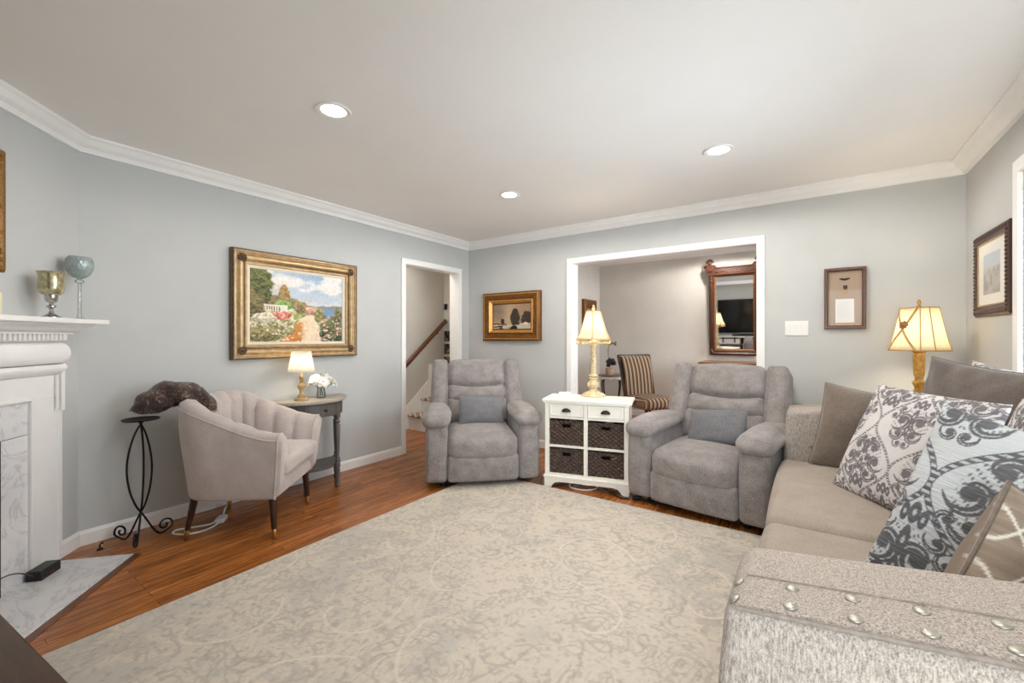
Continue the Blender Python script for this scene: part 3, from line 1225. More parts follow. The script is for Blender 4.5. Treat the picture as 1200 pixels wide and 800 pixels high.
# ------------------------------------------------------------------ iron candle stand
t = thing('iron_candle_stand', 'tall black wrought iron candle stand with scroll feet beside the hearth', 'candle stand', (0.205, -3.300, 0))
obj('plate', lathe(B(), [(0.001, 0.732), (0.03, 0.730), (0.088, 0.738), (0.094, 0.744), (0.092, 0.746), (0.086, 0.742), (0.03, 0.736), (0.001, 0.736)], 40), M['black_iron'], t)
for k in range(3):
    a = math.radians(215 + 120 * k)
    cr, sr = math.cos(a), math.sin(a)
    pr_ = [(0.012, 0.732), (-0.028, 0.66), (-0.058, 0.55), (-0.068, 0.44), (-0.055, 0.32), (-0.025, 0.22), (0.004, 0.165), (0.034, 0.105), (0.058, 0.055), (0.082, 0.018), (0.108, 0.006)]
    ctr, R0 = (0.122, 0.052), 0.045
    for q in range(1, 15):
        th = -PI / 2 + 0.35 + q * 0.60
        rr = R0 * (1 - q / 17.0)
        pr_.append((ctr[0] + rr * math.cos(th), ctr[1] + rr * math.sin(th)))
    pts = spline([(r * cr, r * sr, z) for r, z in pr_], 5)
    obj('leg', tube(B(), pts, 0.0055, 7), M['black_iron'], t)
# ------------------------------------------------------------------ barrel chair
def barrel_chair():
    t = thing('barrel_chair', 'pink grey velvet barrel chair with channel back and brass tipped tapered legs', 'chair', (0.47, -2.79, 0), math.radians(131))
    # plan path of the outer face, from the right arm front round the back to the left arm front
    hw, yf, yb, rc = 0.365, -0.33, 0.345, 0.27
    path = []
    for i in range(20):
        path.append((-hw, yf + (yb - rc - yf) * i / 20))
    for i in range(24):
        a = PI - PI / 2 * i / 24
        path.append((-hw + rc + rc * math.cos(a), yb - rc + rc * math.sin(a)))
    for i in range(20):
        path.append((-hw + rc + (2 * hw - 2 * rc) * i / 20, yb))
    for i in range(24):
        a = PI / 2 - PI / 2 * i / 24
        path.append((hw - rc + rc * math.cos(a), yb - rc + rc * math.sin(a)))
    for i in range(21):
        path.append((hw, yb - rc + (yf - yb + rc) * i / 20))
    n = len(path)
    cum = [0.0]
    for p, q in zip(path[:-1], path[1:]):
        cum.append(cum[-1] + math.hypot(q[0] - p[0], q[1] - p[1]))
    Lp = cum[-1]
    bm = B()
    rings = []
    th = 0.118
    tops = []
    for i, (x, y) in enumerate(path):
        f = (y - yf) / (yb - yf)
        ztop = 0.655 + 0.20 * (f * f * (3 - 2 * f))
        p0 = Vector(path[max(i - 1, 0)])
        p1 = Vector(path[min(i + 1, n - 1)])
        tg = (p1 - p0).normalized()
        inn = Vector((tg.y, -tg.x))           # inward
        s = cum[i] / Lp
        k = 13
        ch = abs(math.sin(PI * k * s))
        ridge = 0.030 * math.pow(ch, 0.55) * min(1.0, max(0.0, (f - 0.05) * 5))
        def P(off, z):
            sc = 0.865 + 0.135 * min(1.0, max(0.0, (z - 0.25) / 0.42)) + 0.03 * max(0.0, z - 0.67) * f
            q = Vector((x, y)) * sc + inn * off
            return bm.verts.new((q.x, q.y, z))
        ring = [P(0.02, 0.250), P(0.004, 0.256), P(0, 0.275)]
        for z in (0.34, 0.42, 0.50, 0.57):
            ring.append(P(0, z + (ztop - 0.66) * (z - 0.25) / 0.41 * 0.9))
        ring.append(P(0.0, ztop - 0.035))
        ring.append(P(0.008, ztop - 0.012))
        ring.append(P(0.026, ztop + 0.002))
        ring.append(P(0.045, ztop + 0.006 + ridge * 0.25))
        ring.append(P(0.072 + ridge * 0.6, ztop - 0.002 + ridge * 0.15))
        ring.append(P(0.088 + ridge, ztop - 0.028))
        for z in (0.0, 0.33, 0.66, 1.0):
            zz = (ztop - 0.06) * (1 - z) + 0.36 * z
            ring.append(P(th + ridge, zz))
        rings.append(ring)
        tops.append((P, x, y, ztop))
    m = len(rings[0])
    for A_, B_ in zip(rings[:-1], rings[1:]):
        for k in range(m - 1):
            bm.faces.new((A_[k], A_[k + 1], B_[k + 1], B_[k]))
    for (end, dy) in ((0, -1), (-1, -1)):
        R_ = rings[end]
        c = sum((v.co for v in R_), Vector()) / len(R_)
        R2_ = [bm.verts.new(v.co.lerp(c, 0.16) + Vector((0, -0.026, 0))) for v in R_]
        prs = list(zip(R_, R2_))
        for (p, p2), (q, q2) in zip(prs, prs[1:] + prs[:1]):
            bm.faces.new((p, q, q2, p2))
        bm.faces.new(R2_)
    bpts = [r[7].co.copy() + Vector((0, 0, 0.0)) for r in rings]
    fr0 = [v.co.copy() for v in rings[0]]
    fr1 = [v.co.copy() for v in rings[-1]]
    obj('shell', bm, M['barrel'], t, angle=1.1)
    bm = B()
    tube(bm, bpts, 0.0045, 6)
    for fr in (fr0, fr1):
        tube(bm, [p + Vector((0, -0.001, 0)) for p in fr], 0.0045, 6)
    obj('piping', bm, M['barrel'], t)
    # base under the seat and the front rail
    bm = B()
    soft(bm, (0.56, 0.545, 0.115), 0.02, 8, (0, 0.0, 0), lambda v: (v.x * (math.sqrt(max(0.0, 1 - (v.y / 0.40) ** 2)) if v.y > 0 else 1.0), v.y, v.z), M=T(0, -0.025, 0.310))
    obj('seat_base', bm, M['barrel'], t)

    def dshape(v):
        x, y, z = v
        k = 1.0
        if y > 0.0:
            k = math.sqrt(max(0.0, 1 - (y / 0.62) ** 2))
        return (x * k * (1 - 0.03 * (z < 0)), y, z + 0.012 * (1 - (x / 0.3) ** 2))
    obj('seat_cushion', soft(B(), (0.565, 0.60, 0.115), 0.035, 10, (0, 0.012, 0.022), dshape, T(0, -0.045, 0.43)), M['barrel'], t)
    for sx in (-1, 1):
        for (sy, yy, sp) in ((-1, -0.255, -0.02), (1, 0.215, 0.05)):
            xt = sx * (0.262 if sy < 0 else 0.225)
            top = Vector((xt, yy, 0.262))
            bot = Vector((xt * 1.06, yy + sp, 0.0))
            def at(q):
                return top.lerp(bot, q)
            lg = obj('leg', tube(B(), [at(0), at(0.35), at(0.78)], [0.022, 0.0195, 0.0145], 14), M['dark_wood'], t, angle=0.8)
            obj('brass_ferrule', tube(B(), [at(0.77), at(0.775), at(0.995), at(1.0)], [0.0145, 0.0155, 0.0115, 0.010], 14), M['brass'], lg, angle=0.8)
    return t


barrel_chair()

# fur cushion slumped over the chair's corner
fur = NT('brown_faux_fur')
v_ = fur.coords((1, 1, 1))
fur.link(fur.ramp(fur.noise(v_, 24, 5, 0.7, 1.2), [(0.36, lin((30, 18, 14))), (0.54, lin((72, 48, 40))), (0.70, lin((176, 150, 136)))]), fur.p.inputs['Base Color'])
fur.set(Roughness=0.85, Sheen_Weight=0.3)
bm = B()
ctl = [(0.135, -3.325, 0.800), (0.17, -3.285, 0.815), (0.215, -3.235, 0.850), (0.255, -3.18, 0.885), (0.295, -3.12, 0.890), (0.335, -3.06, 0.862), (0.368, -3.00, 0.815), (0.385, -2.965, 0.775)]
rad = [0.008, 0.055, 0.082, 0.088, 0.080, 0.068, 0.048, 0.012]
cp = spline(ctl, 8)
rr = [v[0] for v in spline([(r, 0, 0) for r in rad], 8)]
rnd = random.Random(3)
seg = 22
rings = []
ax = Vector((0.62, -0.78, 0)).normalized()
for i, (p, r) in enumerate(zip(cp, rr)):
    tg = (cp[min(i + 1, len(cp) - 1)] - cp[max(i - 1, 0)]).normalized()
    side = tg.cross(Vector((0, 0, 1))).normalized()
    up = side.cross(tg).normalized()
    ring = []
    for k in range(seg):
        a = 2 * PI * k / seg
        w = 1 + 0.10 * math.sin(3 * a + i * 0.4) + rnd.uniform(-0.05, 0.05)
        ring.append(bm.verts.new(p + side * (math.cos(a) * r * 1.5 * w) + up * (math.sin(a) * r * 0.92 * w)))
    rings.append(ring)
for A_, B_ in zip(rings[:-1], rings[1:]):
    for k in range(seg):
        j = (k + 1) % seg
        bm.faces.new((A_[k], A_[j], B_[j], B_[k]))
bm.faces.new(rings[0])
bm.faces.new(list(reversed(rings[-1])))
bm.normal_update()
tips = []
for f in list(bm.faces):
    c = f.calc_center_median()
    nr = f.normal.copy()
    for q in range(11):
        ws = [rnd.random() for _ in f.verts]
        sm = sum(ws)
        p = sum((v.co * w for v, w in zip(f.verts, ws)), Vector()) / sm
        d = (nr + Vector((rnd.uniform(-1, 1), rnd.uniform(-1, 1), rnd.uniform(-1.2, 0.4))) * 0.8).normalized()
        tips.append((p, d, rnd.uniform(0.012, 0.026)))
bmesh.ops.recalc_face_normals(bm, faces=bm.faces)
for (p, d, l) in tips:
    o_ = d.orthogonal().normalized() * 0.0018
    o2 = d.cross(o_).normalized() * 0.0018
    a = bm.verts.new(p + o_)
    b = bm.verts.new(p - o_ * 0.5 + o2)
    c = bm.verts.new(p - o_ * 0.5 - o2)
    e = bm.verts.new(p + d * l)
    bm.faces.new((a, b, e))
    bm.faces.new((b, c, e))
    bm.faces.new((c, a, e))
me = bpy.data.meshes.new('fur_cushion')
bm.to_mesh(me)
bm.free()
tag(finish('fur_cushion', me, fur.m), 'dark brown faux fur cushion slumped over the barrel chair corner', 'cushion')

# white cord on the floor under the chair
w_ = spline([(0.012, -2.74, 0.006), (0.10, -2.80, 0.006), (0.22, -2.86, 0.006), (0.335, -2.93, 0.006), (0.385, -3.02, 0.006), (0.36, -3.11, 0.006), (0.28, -3.16, 0.006),
             (0.235, -3.13, 0.006), (0.27, -3.06, 0.006), (0.31, -2.98, 0.006), (0.30, -2.93, 0.006)], 8)
t = thing('extension_cord', 'white extension cord looped on the floor under the barrel chair', 'cord', (0, 0, 0))
obj('cable', tube(B(), w_, 0.0055, 7), M['white_plastic'], t)
obj('socket_block', soft(B(), (0.055, 0.09, 0.028), 0.008, 2, M=T(0.30, -2.90, 0.014) @ RZ(0.9)), M['white_plastic'], t)

# ------------------------------------------------------------------ demilune console
ct = thing('demilune_console', 'small weathered grey half moon console table with a drawer under the landscape painting', 'table', (0.10, -2.20, 0))


def half(a, b, n=28, x0=0.0):
    return [(x0 + a * math.cos(t_), b * math.sin(t_)) for t_ in [-PI / 2 + PI * i / n for i in range(n + 1)]]


TOPZ = 0.74
bm = B()
for (s_, z0, z1) in ((0.985, TOPZ - 0.022, TOPZ - 0.016), (1.0, TOPZ - 0.016, TOPZ - 0.004), (0.99, TOPZ - 0.004, TOPZ)):
    prism(bm, half(0.315 * s_, 0.325 * s_), z0, z1)
obj('tabletop', bm, M['grey_top'], ct, smooth=False)
obj('apron', prism(B(), half(0.280, 0.290), TOPZ - 0.135, TOPZ - 0.022), M['grey_wood'], ct, angle=0.4)
# curved drawer front in the middle right of the apron
bm = B()
A_ = []
for zz in (TOPZ - 0.122, TOPZ - 0.036):
    for rr_ in (0.281, 0.289):
        A_.append([bm.verts.new((rr_ * math.cos(a_), (rr_ + 0.01) * math.sin(a_), zz)) for a_ in np.linspace(-0.50, 0.50, 15)])
lo_i, lo_o, hi_i, hi_o = A_
for k in range(14):
    bm.faces.new((lo_o[k], lo_o[k + 1], hi_o[k + 1], hi_o[k]))
    bm.faces.new((lo_i[k], hi_i[k], hi_i[k + 1], lo_i[k + 1]))
    bm.faces.new((hi_o[k], hi_o[k + 1], hi_i[k + 1], hi_i[k]))
    bm.faces.new((lo_o[k], lo_i[k], lo_i[k + 1], lo_o[k + 1]))
bm.faces.new((lo_i[0], lo_o[0], hi_o[0], hi_i[0]))
bm.faces.new((lo_i[14], hi_i[14], hi_o[14], lo_o[14]))
dr = obj('drawer', bm, M['grey_wood'], ct, angle=0.4)
obj('knob', lathe(B(), [(0.001, 0), (0.012, 0), (0.009, 0.004), (0.006, 0.010), (0.013, 0.017), (0.013, 0.022), (0.006, 0.026), (0.001, 0.026)], 18, T(0.288, 0, TOPZ - 0.08) @ RY(PI / 2)), M['bronze'], dr)
LEGP = [(0.011, 0.0), (0.018, 0.012), (0.020, 0.030), (0.014, 0.045), (0.017, 0.06), (0.020, 0.10), (0.022, 0.15), (0.013, 0.155), (0.022, 0.165), (0.022, 0.205), (0.013, 0.214),
        (0.020, 0.228), (0.012, 0.24), (0.016, 0.30), (0.021, 0.44), (0.023, 0.52), (0.014, 0.535), (0.024, 0.548), (0.013, 0.565), (0.024, 0.585), (0.024, 0.606), (0.001, 0.607)]
for (x, y) in ((0.248, -0.135), (0.248, 0.135), (0.025, -0.262), (0.025, 0.262)):
    obj('leg', lathe(B(), LEGP, 20, T(x, y, 0)), M['grey_wood'], ct, angle=0.7)
    box_ = None
bm = B()
prism(bm, half(0.262, 0.275), 0.175, 0.195)
obj('lower_shelf', bm, M['grey_wood'], ct, angle=0.4)

# little lamp on the console
lp = thing('small_table_lamp', 'small lit lamp with white pleated shade on the grey console table', 'lamp', (0.235, -2.31, TOPZ))
obj('base', lathe(B(), [(0.001, 0), (0.052, 0), (0.055, 0.006), (0.053, 0.018), (0.040, 0.022), (0.030, 0.026), (0.030, 0.040), (0.020, 0.046), (0.014, 0.058), (0.012, 0.075), (0.018, 0.088),
                        (0.027, 0.108), (0.028, 0.122), (0.020, 0.136), (0.014, 0.142), (0.019, 0.150), (0.013, 0.156), (0.018, 0.166), (0.013, 0.172), (0.018, 0.182), (0.016, 0.192),
                        (0.010, 0.205), (0.010, 0.235), (0.001, 0.236)], 30), M['stone_lamp'], lp, angle=0.9)


def shade(parent, prof, m, seg=48, pleat=0.0, npl_=16, thick=0.0015, sq=0.0, name='lamp_shade', nside=0):
    bm = B()
    rings = []
    for (r, z) in prof:
        ring = []
        for k in range(seg):
            a = 2 * PI * k / seg
            q = r * (1 + pleat * math.cos(npl_ * a))
            if nside:
                b_ = (a + PI / nside) % (2 * PI / nside) - PI / nside
                q *= (1 - sq) + sq * math.cos(PI / nside) / math.cos(b_) * 1.04
            ring.append(bm.verts.new((q * math.cos(a), q * math.sin(a), z)))
        rings.append(ring)
    for A_, B_ in zip(rings[:-1], rings[1:]):
        for k in range(seg):
            j = (k + 1) % seg
            bm.faces.new((A_[k], A_[j], B_[j], B_[k]))
    o = obj(name, bm, m, parent, angle=None)
    md = o.modifiers.new('thick', 'SOLIDIFY')
    md.thickness = thick
    return o


sh = shade(lp, [(0.098, 0.232), (0.092, 0.262), (0.084, 0.305), (0.076, 0.350), (0.070, 0.395)], M['shade_white'], 96, 0.022, 16)
obj('harp', tube(B(), [(0.0, -0.069, 0.385), (0, 0, 0.387), (0, 0.069, 0.385)], 0.0016, 5), M['brass'], lp)
obj('harp', tube(B(), [(0, 0, 0.234), (0, 0, 0.387)], 0.0022, 5), M['brass'], lp)
obj('bulb', ball(B(), (0.0, 0, 0.31), 0.016, 14, 8, (1, 1, 1.25)), M['bulb'], lp)
add_point('lamp_light', lp, (0, 0, 0.31), 4.0, (1.0, 0.88, 0.70), 0.036)

# glass vase of white flowers
t = thing('flower_vase', 'clear glass vase of open white flowers on the grey console table', 'vase', (0.205, -2.125, TOPZ))
obj('vase', lathe(B(), [(0.001, 0.0), (0.034, 0.0), (0.037, 0.006), (0.036, 0.03), (0.030, 0.07), (0.030, 0.095), (0.027, 0.095), (0.027, 0.07), (0.032, 0.03), (0.031, 0.012), (0.001, 0.010)], 28), M['glass'], t, angle=0.9)
rnd = random.Random(8)
heads = [(-0.055, -0.035, 0.118, 0.062), (0.02, -0.055, 0.150, 0.060), (0.02, 0.03, 0.155, 0.066), (-0.02, 0.055, 0.142, 0.056), (0.05, 0.072, 0.118, 0.050), (0.06, -0.02, 0.13, 0.055)]
for (x, y, z, r) in heads:
    bm = B()
    ax_ = Vector((x * 1.6 + 0.03, y * 1.6, 0.10)).normalized()
    Rq = ax_.to_track_quat('Z', 'Y').to_matrix().to_4x4()
    for lay in range(2):
        for k in range(6):
            a = 2 * PI * (k + 0.5 * lay) / 6 + x * 30
            rows = []
            for i in range(5):
                q = i / 4
                wid = r * 0.46 * math.sin(PI * min(0.12 + 0.80 * q, 1))
                row = []
                for j in (-1, 0, 1):
                    lx = r * q * (1.0 - 0.2 * lay)
                    lz = 0.35 * r * math.sin(q * 2.2) - 0.30 * r * q * q * (1 - lay * 0.6) + 0.008 * (j != 0) + 0.008 * lay
                    vx = Vector((lx * math.cos(a) - j * wid * math.sin(a), lx * math.sin(a) + j * wid * math.cos(a), lz))
                    row.append(bm.verts.new(T(x, y, z) @ Rq @ vx))
                rows.append(row)
            for p, q_ in zip(rows[:-1], rows[1:]):
                for j in range(2):
                    bm.faces.new((p[j], p[j + 1], q_[j + 1], q_[j]))
    hd = obj('flower', bm, M['petal'], t, angle=None)
    md = hd.modifiers.new('thick', 'SOLIDIFY')
    md.thickness = 0.0015
    obj('flower_centre', ball(B(), (0, 0, 0.012), 0.011, 8, 5, M=T(x, y, z) @ Rq), m_plain('pale_green_centre', (196, 204, 150), 0.7), hd)
    obj('stem', tube(B(), spline([(x, y, z), (x * 0.5, y * 0.5, z * 0.72), (-x * 0.1, -y * 0.1, 0.06), (-x * 0.25, -y * 0.25, 0.015)], 6), 0.0028, 6), M['green'], t)


# ------------------------------------------------------------------ pictures in the living room
def landscape(u, v):
    n1 = fbm(u * 10, v * 10, 1) - 0.5
    n2 = fbm(u * 10, v * 10, 2) - 0.5
    U = u + n1 * 0.05
    V = v + n2 * 0.06
    c = np.ones(u.shape + (3,)) * np.array((190, 204, 218.0))
    c = mixc(c, (132, 168, 208), sst(0.62, 1.0, V) * sst(0.2, 0.8, U) * 0.75)
    cl_ = fbm(u * 3.5, v * 6 + 4, 5)
    c = mixc(c, (240, 236, 232), sst(0.42, 0.62, cl_) * sst(0.5, 0.62, V))
    c = mixc(c, (214, 190, 172), sst(0.52, 0.70, fbm(u * 4 + 7, v * 7, 6)) * 0.6 * sst(0.98, 0.6, V))
    c = mixc(c, (226, 224, 222), sst(0.62, 0.53, V) * 0.75)
    # far shore and lake
    c = mixc(c, (132, 134, 138), sst(0.545, 0.535, V) * sst(0.40, 0.5, U))
    c = mixc(c, (196, 176, 160), sst(0.475, 0.46, V) * sst(0.85, 0.95, U))
    c = mixc(c, (110, 152, 194), sst(0.50, 0.485, V) * sst(0.60, 0.66, U))
    c = mixc(c, (178, 204, 226), sst(0.50, 0.47, V) * sst(0.62, 0.70, U) * sst(0.80, 0.70, U))
    # meadow
    g = fbm(u * 22, v * 22, 7)
    mead = sst(0.44, 0.41, V - 0.10 * (0.62 - U) * (U < 0.62) + 0.45 * np.clip(U - 0.66, 0, 1))
    grass = mixc(np.ones(u.shape + (3,)) * np.array((142, 148, 84.0)), (208, 206, 150), sst(0.4, 0.65, g))
    c = c * (1 - mead[..., None]) + grass * mead[..., None]

    def blob(c, x, y, rx, ry, dark, lite, seed, ed=0.35):
        d = ((U - x) / rx) ** 2 + ((V - y) / ry) ** 2 + (fbm(u * 16, v * 16, seed) - 0.5) * ed * 3
        m = sst(1.1, 0.8, d)
        t_ = fbm(u * 46, v * 46, seed + 3)
        lit = sst(0.22, 0.78, t_ + 0.22 * (V - y) / ry)
        k = mixc(np.ones(u.shape + (3,)) * np.array(dark, float), lite, lit)
        return c * (1 - m[..., None]) + k * m[..., None]
    c = blob(c, 0.33, 0.66, 0.06, 0.17, (120, 92, 50), (176, 142, 84), 11)
    c = blob(c, 0.42, 0.56, 0.07, 0.08, (92, 98, 66), (150, 140, 96), 12)
    c = blob(c, 0.22, 0.54, 0.12, 0.10, (84, 74, 50), (140, 120, 78), 13)
    c = blob(c, 0.33, 0.52, 0.09, 0.08, (88, 124, 60), (150, 180, 96), 14)
    c = blob(c, 0.06, 0.78, 0.17, 0.30, (44, 56, 30), (112, 116, 58), 15)
    c = blob(c, 0.05, 0.48, 0.10, 0.22, (66, 60, 34), (132, 118, 70), 16)
    c = blob(c, 0.52, 0.50, 0.09, 0.08, (96, 84, 50), (166, 140, 92), 17)
    c = blob(c, 0.66, 0.40, 0.15, 0.12, (96, 98, 54), (190, 170, 120), 18)
    c = blob(c, 0.62, 0.46, 0.05, 0.06, (176, 104, 92), (236, 196, 176), 19)
    # balustrade
    bal = (u > 0.13) & (u < 0.36) & (np.abs(v - (0.515 - 0.02 * u)) < 0.012)
    post = (u > 0.13) & (u < 0.28) & (v < 0.51) & (v > 0.43) & ((u * 42 % 1) < 0.55)
    blk = (u > 0.29) & (u < 0.37) & (v > 0.40) & (v < 0.52)
    c = mixc(c, (238, 230, 216), (bal | post | blk).astype(float) * 0.92)
    # path
    xc = 0.60 - 0.10 * np.clip(0.40 - V, 0, 1)
    hw_ = 0.045 + 0.60 * np.clip(0.40 - V, 0, 1)
    pm = sst(1.05, 0.85, np.abs(U - xc) / hw_) * sst(0.40, 0.37, V)
    pc = mixc(np.ones(u.shape + (3,)) * np.array((236, 214, 182.0)), (196, 122, 52), sst(0.05, -0.05, U - xc + 0.06 + 0.1 * n1) * sst(0.36, 0.22, V))
    pc = mixc(pc, (168, 92, 40), sst(0.58, 0.66, fbm(u * 14, v * 30, 21)) * sst(0.62, 0.5, U) * 0.7)
    c = c * (1 - pm[..., None]) + pc * pm[..., None]
    c = blob(c, 0.20, 0.22, 0.24, 0.20, (92, 96, 52), (218, 206, 172), 22)
    c = blob(c, 0.10, 0.10, 0.20, 0.10, (78, 72, 40), (168, 150, 96), 24)
    c = blob(c, 0.32, 0.37, 0.09, 0.07, (168, 60, 58), (238, 170, 156), 23, 0.5)
    c = blob(c, 0.14, 0.34, 0.12, 0.08, (170, 160, 130), (240, 232, 214), 27, 0.6)
    c = blob(c, 0.88, 0.15, 0.17, 0.22, (34, 48, 24), (112, 118, 66), 25)
    c = blob(c, 0.95, 0.40, 0.06, 0.12, (70, 78, 42), (140, 132, 84), 28)
    fl_ = fbm(u * 30, v * 30, 26)
    c = mixc(c, (232, 150, 150), sst(0.60, 0.66, fl_) * sst(0.70, 0.78, U) * sst(0.46, 0.36, V) * 0.9)
    c = mixc(c, (246, 230, 226), sst(0.66, 0.72, fbm(u * 36, v * 36, 33)) * sst(0.40, 0.30, V) * 0.9)
    c = c * 0.86 + np.array((196, 188, 172.0)) * 0.14
    return c + (fbm(u * 60, v * 44, 29, 2) - 0.5)[..., None] * 26


GILT = m_plain('antique_silver_gilt', (178, 150, 110), 0.38, var=0.10, scale=26)
GILT.node_tree.nodes['Principled BSDF'].inputs['Metallic'].default_value = 0.45
LINER = m_plain('cream_linen_liner', (224, 212, 194), 0.8, var=0.02)
BIG = [(0, 0), (0, 0.048), (0.006, 0.056), (0.018, 0.058), (0.024, 0.048), (0.030, 0.046), (0.050, 0.058), (0.066, 0.058), (0.082, 0.044), (0.090, 0.036), (0.096, 0.040), (0.104, 0.040), (0.110, 0.030), (0.110, 0)]
pc = picture('landscape_painting', 'large painting of a lakeside garden path in a wide antique gilt frame', 'painting', (0.002, -2.205, 1.498), (PI / 2, 0, PI / 2), 1.055, 0.838, BIG, GILT,
             [('canvas', grid_sheet('canvas', 0.79, 0.575, 260, 190, landscape), M['paint'], 0, 0, 0.018)])
obj('outer_moulding', sweep_frame(B(), 1.063, 0.846, [(0, 0.0), (0, 0.050), (0.006, 0.060), (0.013, 0.060), (0.013, 0.0)]), m_plain('dark_bronze_gilt', (92, 72, 50), 0.45, 0.3, var=0.25, scale=40), pc, smooth=False)
obj('inner_bead', sweep_frame(B(), 0.905, 0.688, [(0, 0.03), (0, 0.047), (0.005, 0.050), (0.009, 0.046), (0.009, 0.03)]), m_plain('dark_inner_bead', (110, 84, 56), 0.45, 0.3, var=0.25, scale=40), pc, smooth=False)
obj('liner', sweep_frame(B(), 0.838, 0.621, [(0, 0.012), (0, 0.030), (0.022, 0.022), (0.024, 0.012)]), LINER, pc, smooth=False)
DARKGILT = m_plain('dark_antique_gilt', (84, 62, 42), 0.5, 0.3, var=0.3, scale=60)
for sx in (-1, 1):
    for sy in (-1, 1):
        bm = ball(B(), (sx * 0.462, sy * 0.353, 0.050), 0.030, 12, 7, (1, 1, 0.45))
        for k in range(9):
            a = 2 * PI * k / 9
            ball(bm, (sx * 0.462 + 0.024 * math.cos(a), sy * 0.353 + 0.024 * math.sin(a), 0.052), 0.012, 7, 4)
        ball(bm, (sx * 0.462, sy * 0.353, 0.060), 0.013, 8, 5)
        obj('corner_ornament', bm, DARKGILT, pc)


def winter(u, v):
    n1 = fbm(u * 9, v * 9, 41) - 0.5
    U, V = u + n1 * 0.05, v + (fbm(u * 9, v * 9, 42) - 0.5) * 0.05
    c = np.ones(u.shape + (3,)) * np.array((186, 160, 128.0))
    c = mixc(c, (122, 112, 104), sst(0.55, 0.75, V) * sst(0.5, 0.1, U) * 0.7)
    c = mixc(c, (152, 120, 98), sst(0.4, 0.8, U) * 0.6)
    c = mixc(c, (120, 104, 90), sst(0.30, 0.05, np.hypot(U - 0.12, (V - 0.55) * 0.8)) * 0.6)
    c = mixc(c, (66, 56, 48), sst(1.1, 0.7, ((U - 0.60) / 0.14) ** 2 + ((V - 0.46) / 0.34) ** 2 + n1))
    c = mixc(c, (52, 42, 38), sst(1.1, 0.7, ((U - 0.86) / 0.15) ** 2 + ((V - 0.36) / 0.30) ** 2 + n1 * 2) * 0.85)
    c = mixc(c, (62, 46, 36), sst(1.1, 0.8, ((U - 0.27) / 0.05) ** 2 + ((V - 0.32) / 0.13) ** 2 + n1))
    c = mixc(c, (64, 50, 40), sst(0.26, 0.24, V) * sst(0.20, 0.22, V) * sst(0.4, 0.3, U))
    snow = sst(0.20, 0.17, V - 0.06 * (U > 0.7))
    c = mixc(c, (196, 184, 166), snow)
    c = mixc(c, (58, 46, 40), sst(0.56, 0.64, fbm(u * 9, v * 16, 44)) * sst(0.24, 0.16, V) * sst(0.66, 0.55, U))
    c = mixc(c, (226, 214, 192), sst(1.0, 0.8, ((U - 0.86) / 0.06) ** 2 + ((V - 0.24) / 0.04) ** 2))
    c = mixc(c, (36, 32, 30), sst(1.1, 0.7, ((U - 0.56) / 0.09) ** 2 + ((V - 0.07) / 0.09) ** 2 + n1))
    return c + (fbm(u * 50, v * 40, 46, 2) - 0.5)[..., None] * 30


GOLD2 = m_wood('burnished_gold_frame', (70, 40, 16), (150, 98, 40), 0.40, (14, 14, 14), 6)
GOLD2.node_tree.nodes['Principled BSDF'].inputs['Metallic'].default_value = 0.4
SM = [(0, 0), (0, 0.050), (0.012, 0.060), (0.030, 0.060), (0.060, 0.052), (0.084, 0.040), (0.090, 0.046), (0.098, 0.046), (0.106, 0.036), (0.128, 0.024), (0.134, 0.028), (0.140, 0.022), (0.140, 0)]
def carve_winter(bm):
    rnd = random.Random(14)
    for k in range(150):
        d = 0.030 + rnd.random() * 0.048
        if k % 3 == 0:
            x, y = rnd.choice((-1, 1)) * (0.4075 - d), (rnd.random() - 0.5) * 0.46
        else:
            x, y = (rnd.random() - 0.5) * 0.70, rnd.choice((-1, 1)) * (0.286 - d)
        ball(bm, (x, y, 0.052), 0.007 + rnd.random() * 0.006, 6, 4, (1, 1, 0.8))


pc = picture('winter_painting', 'small dark winter landscape in a heavy gold frame beside the doorway', 'painting', (0.682, -0.002, 1.493), (PI / 2, 0, 0), 0.815, 0.572, SM, GOLD2,
             [('canvas', grid_sheet('canvas', 0.56, 0.315, 130, 76, winter), M['paint'], 0, 0, 0.016)], carve_winter)
BRIGHTGOLD = m_plain('bright_gold_leaf', (212, 160, 84), 0.35, 0.5, var=0.08, scale=30)
obj('gilt_slip', sweep_frame(B(), 0.632, 0.389, [(0, 0.016), (0, 0.052), (0.010, 0.056), (0.020, 0.040), (0.036, 0.024), (0.036, 0.016)]), BRIGHTGOLD, pc, smooth=False)
obj('gilt_edge', sweep_frame(B(), 0.775, 0.532, [(0, 0.04), (0, 0.063), (0.007, 0.064), (0.012, 0.05)]), BRIGHTGOLD, pc, smooth=False)

# shadow box with a medal and a letter
t = thing('medal_shadow_box', 'brown wooden shadow box holding a medal and a white letter beside the light switch', 'shadow box', (3.787, -0.002, 1.543))
t.rotation_euler = (PI / 2, 0, 0)
W_, H_ = 0.252, 0.464
obj('frame', sweep_frame(B(), W_, H_, [(0, 0), (0, 0.036), (0.004, 0.040), (0.018, 0.040), (0.024, 0.034), (0.024, 0)]), M['frame_wood'], t, smooth=False)
obj('mat_board', box(B(), -W_ / 2 + 0.02, W_ / 2 - 0.02, -H_ / 2 + 0.02, H_ / 2 - 0.02, 0.002, 0.010), m_fabric('tan_linen_mat', (168, 146, 126), (190, 168, 148), 200, 5), t, smooth=False)


def letter(u, v):
    c = np.ones(u.shape + (3,)) * np.array((238, 236, 234.0))
    ln = ((v * 18) % 1 < 0.4) & (v > 0.14) & (v < 0.86) & (u > 0.12) & (u < 0.55 + 0.35 * hash2(np.floor(v * 18), np.floor(v * 0), 5))
    return mixc(c, (206, 205, 208), ln * (vnoise(u * 40, v * 18, 3) > 0.3))


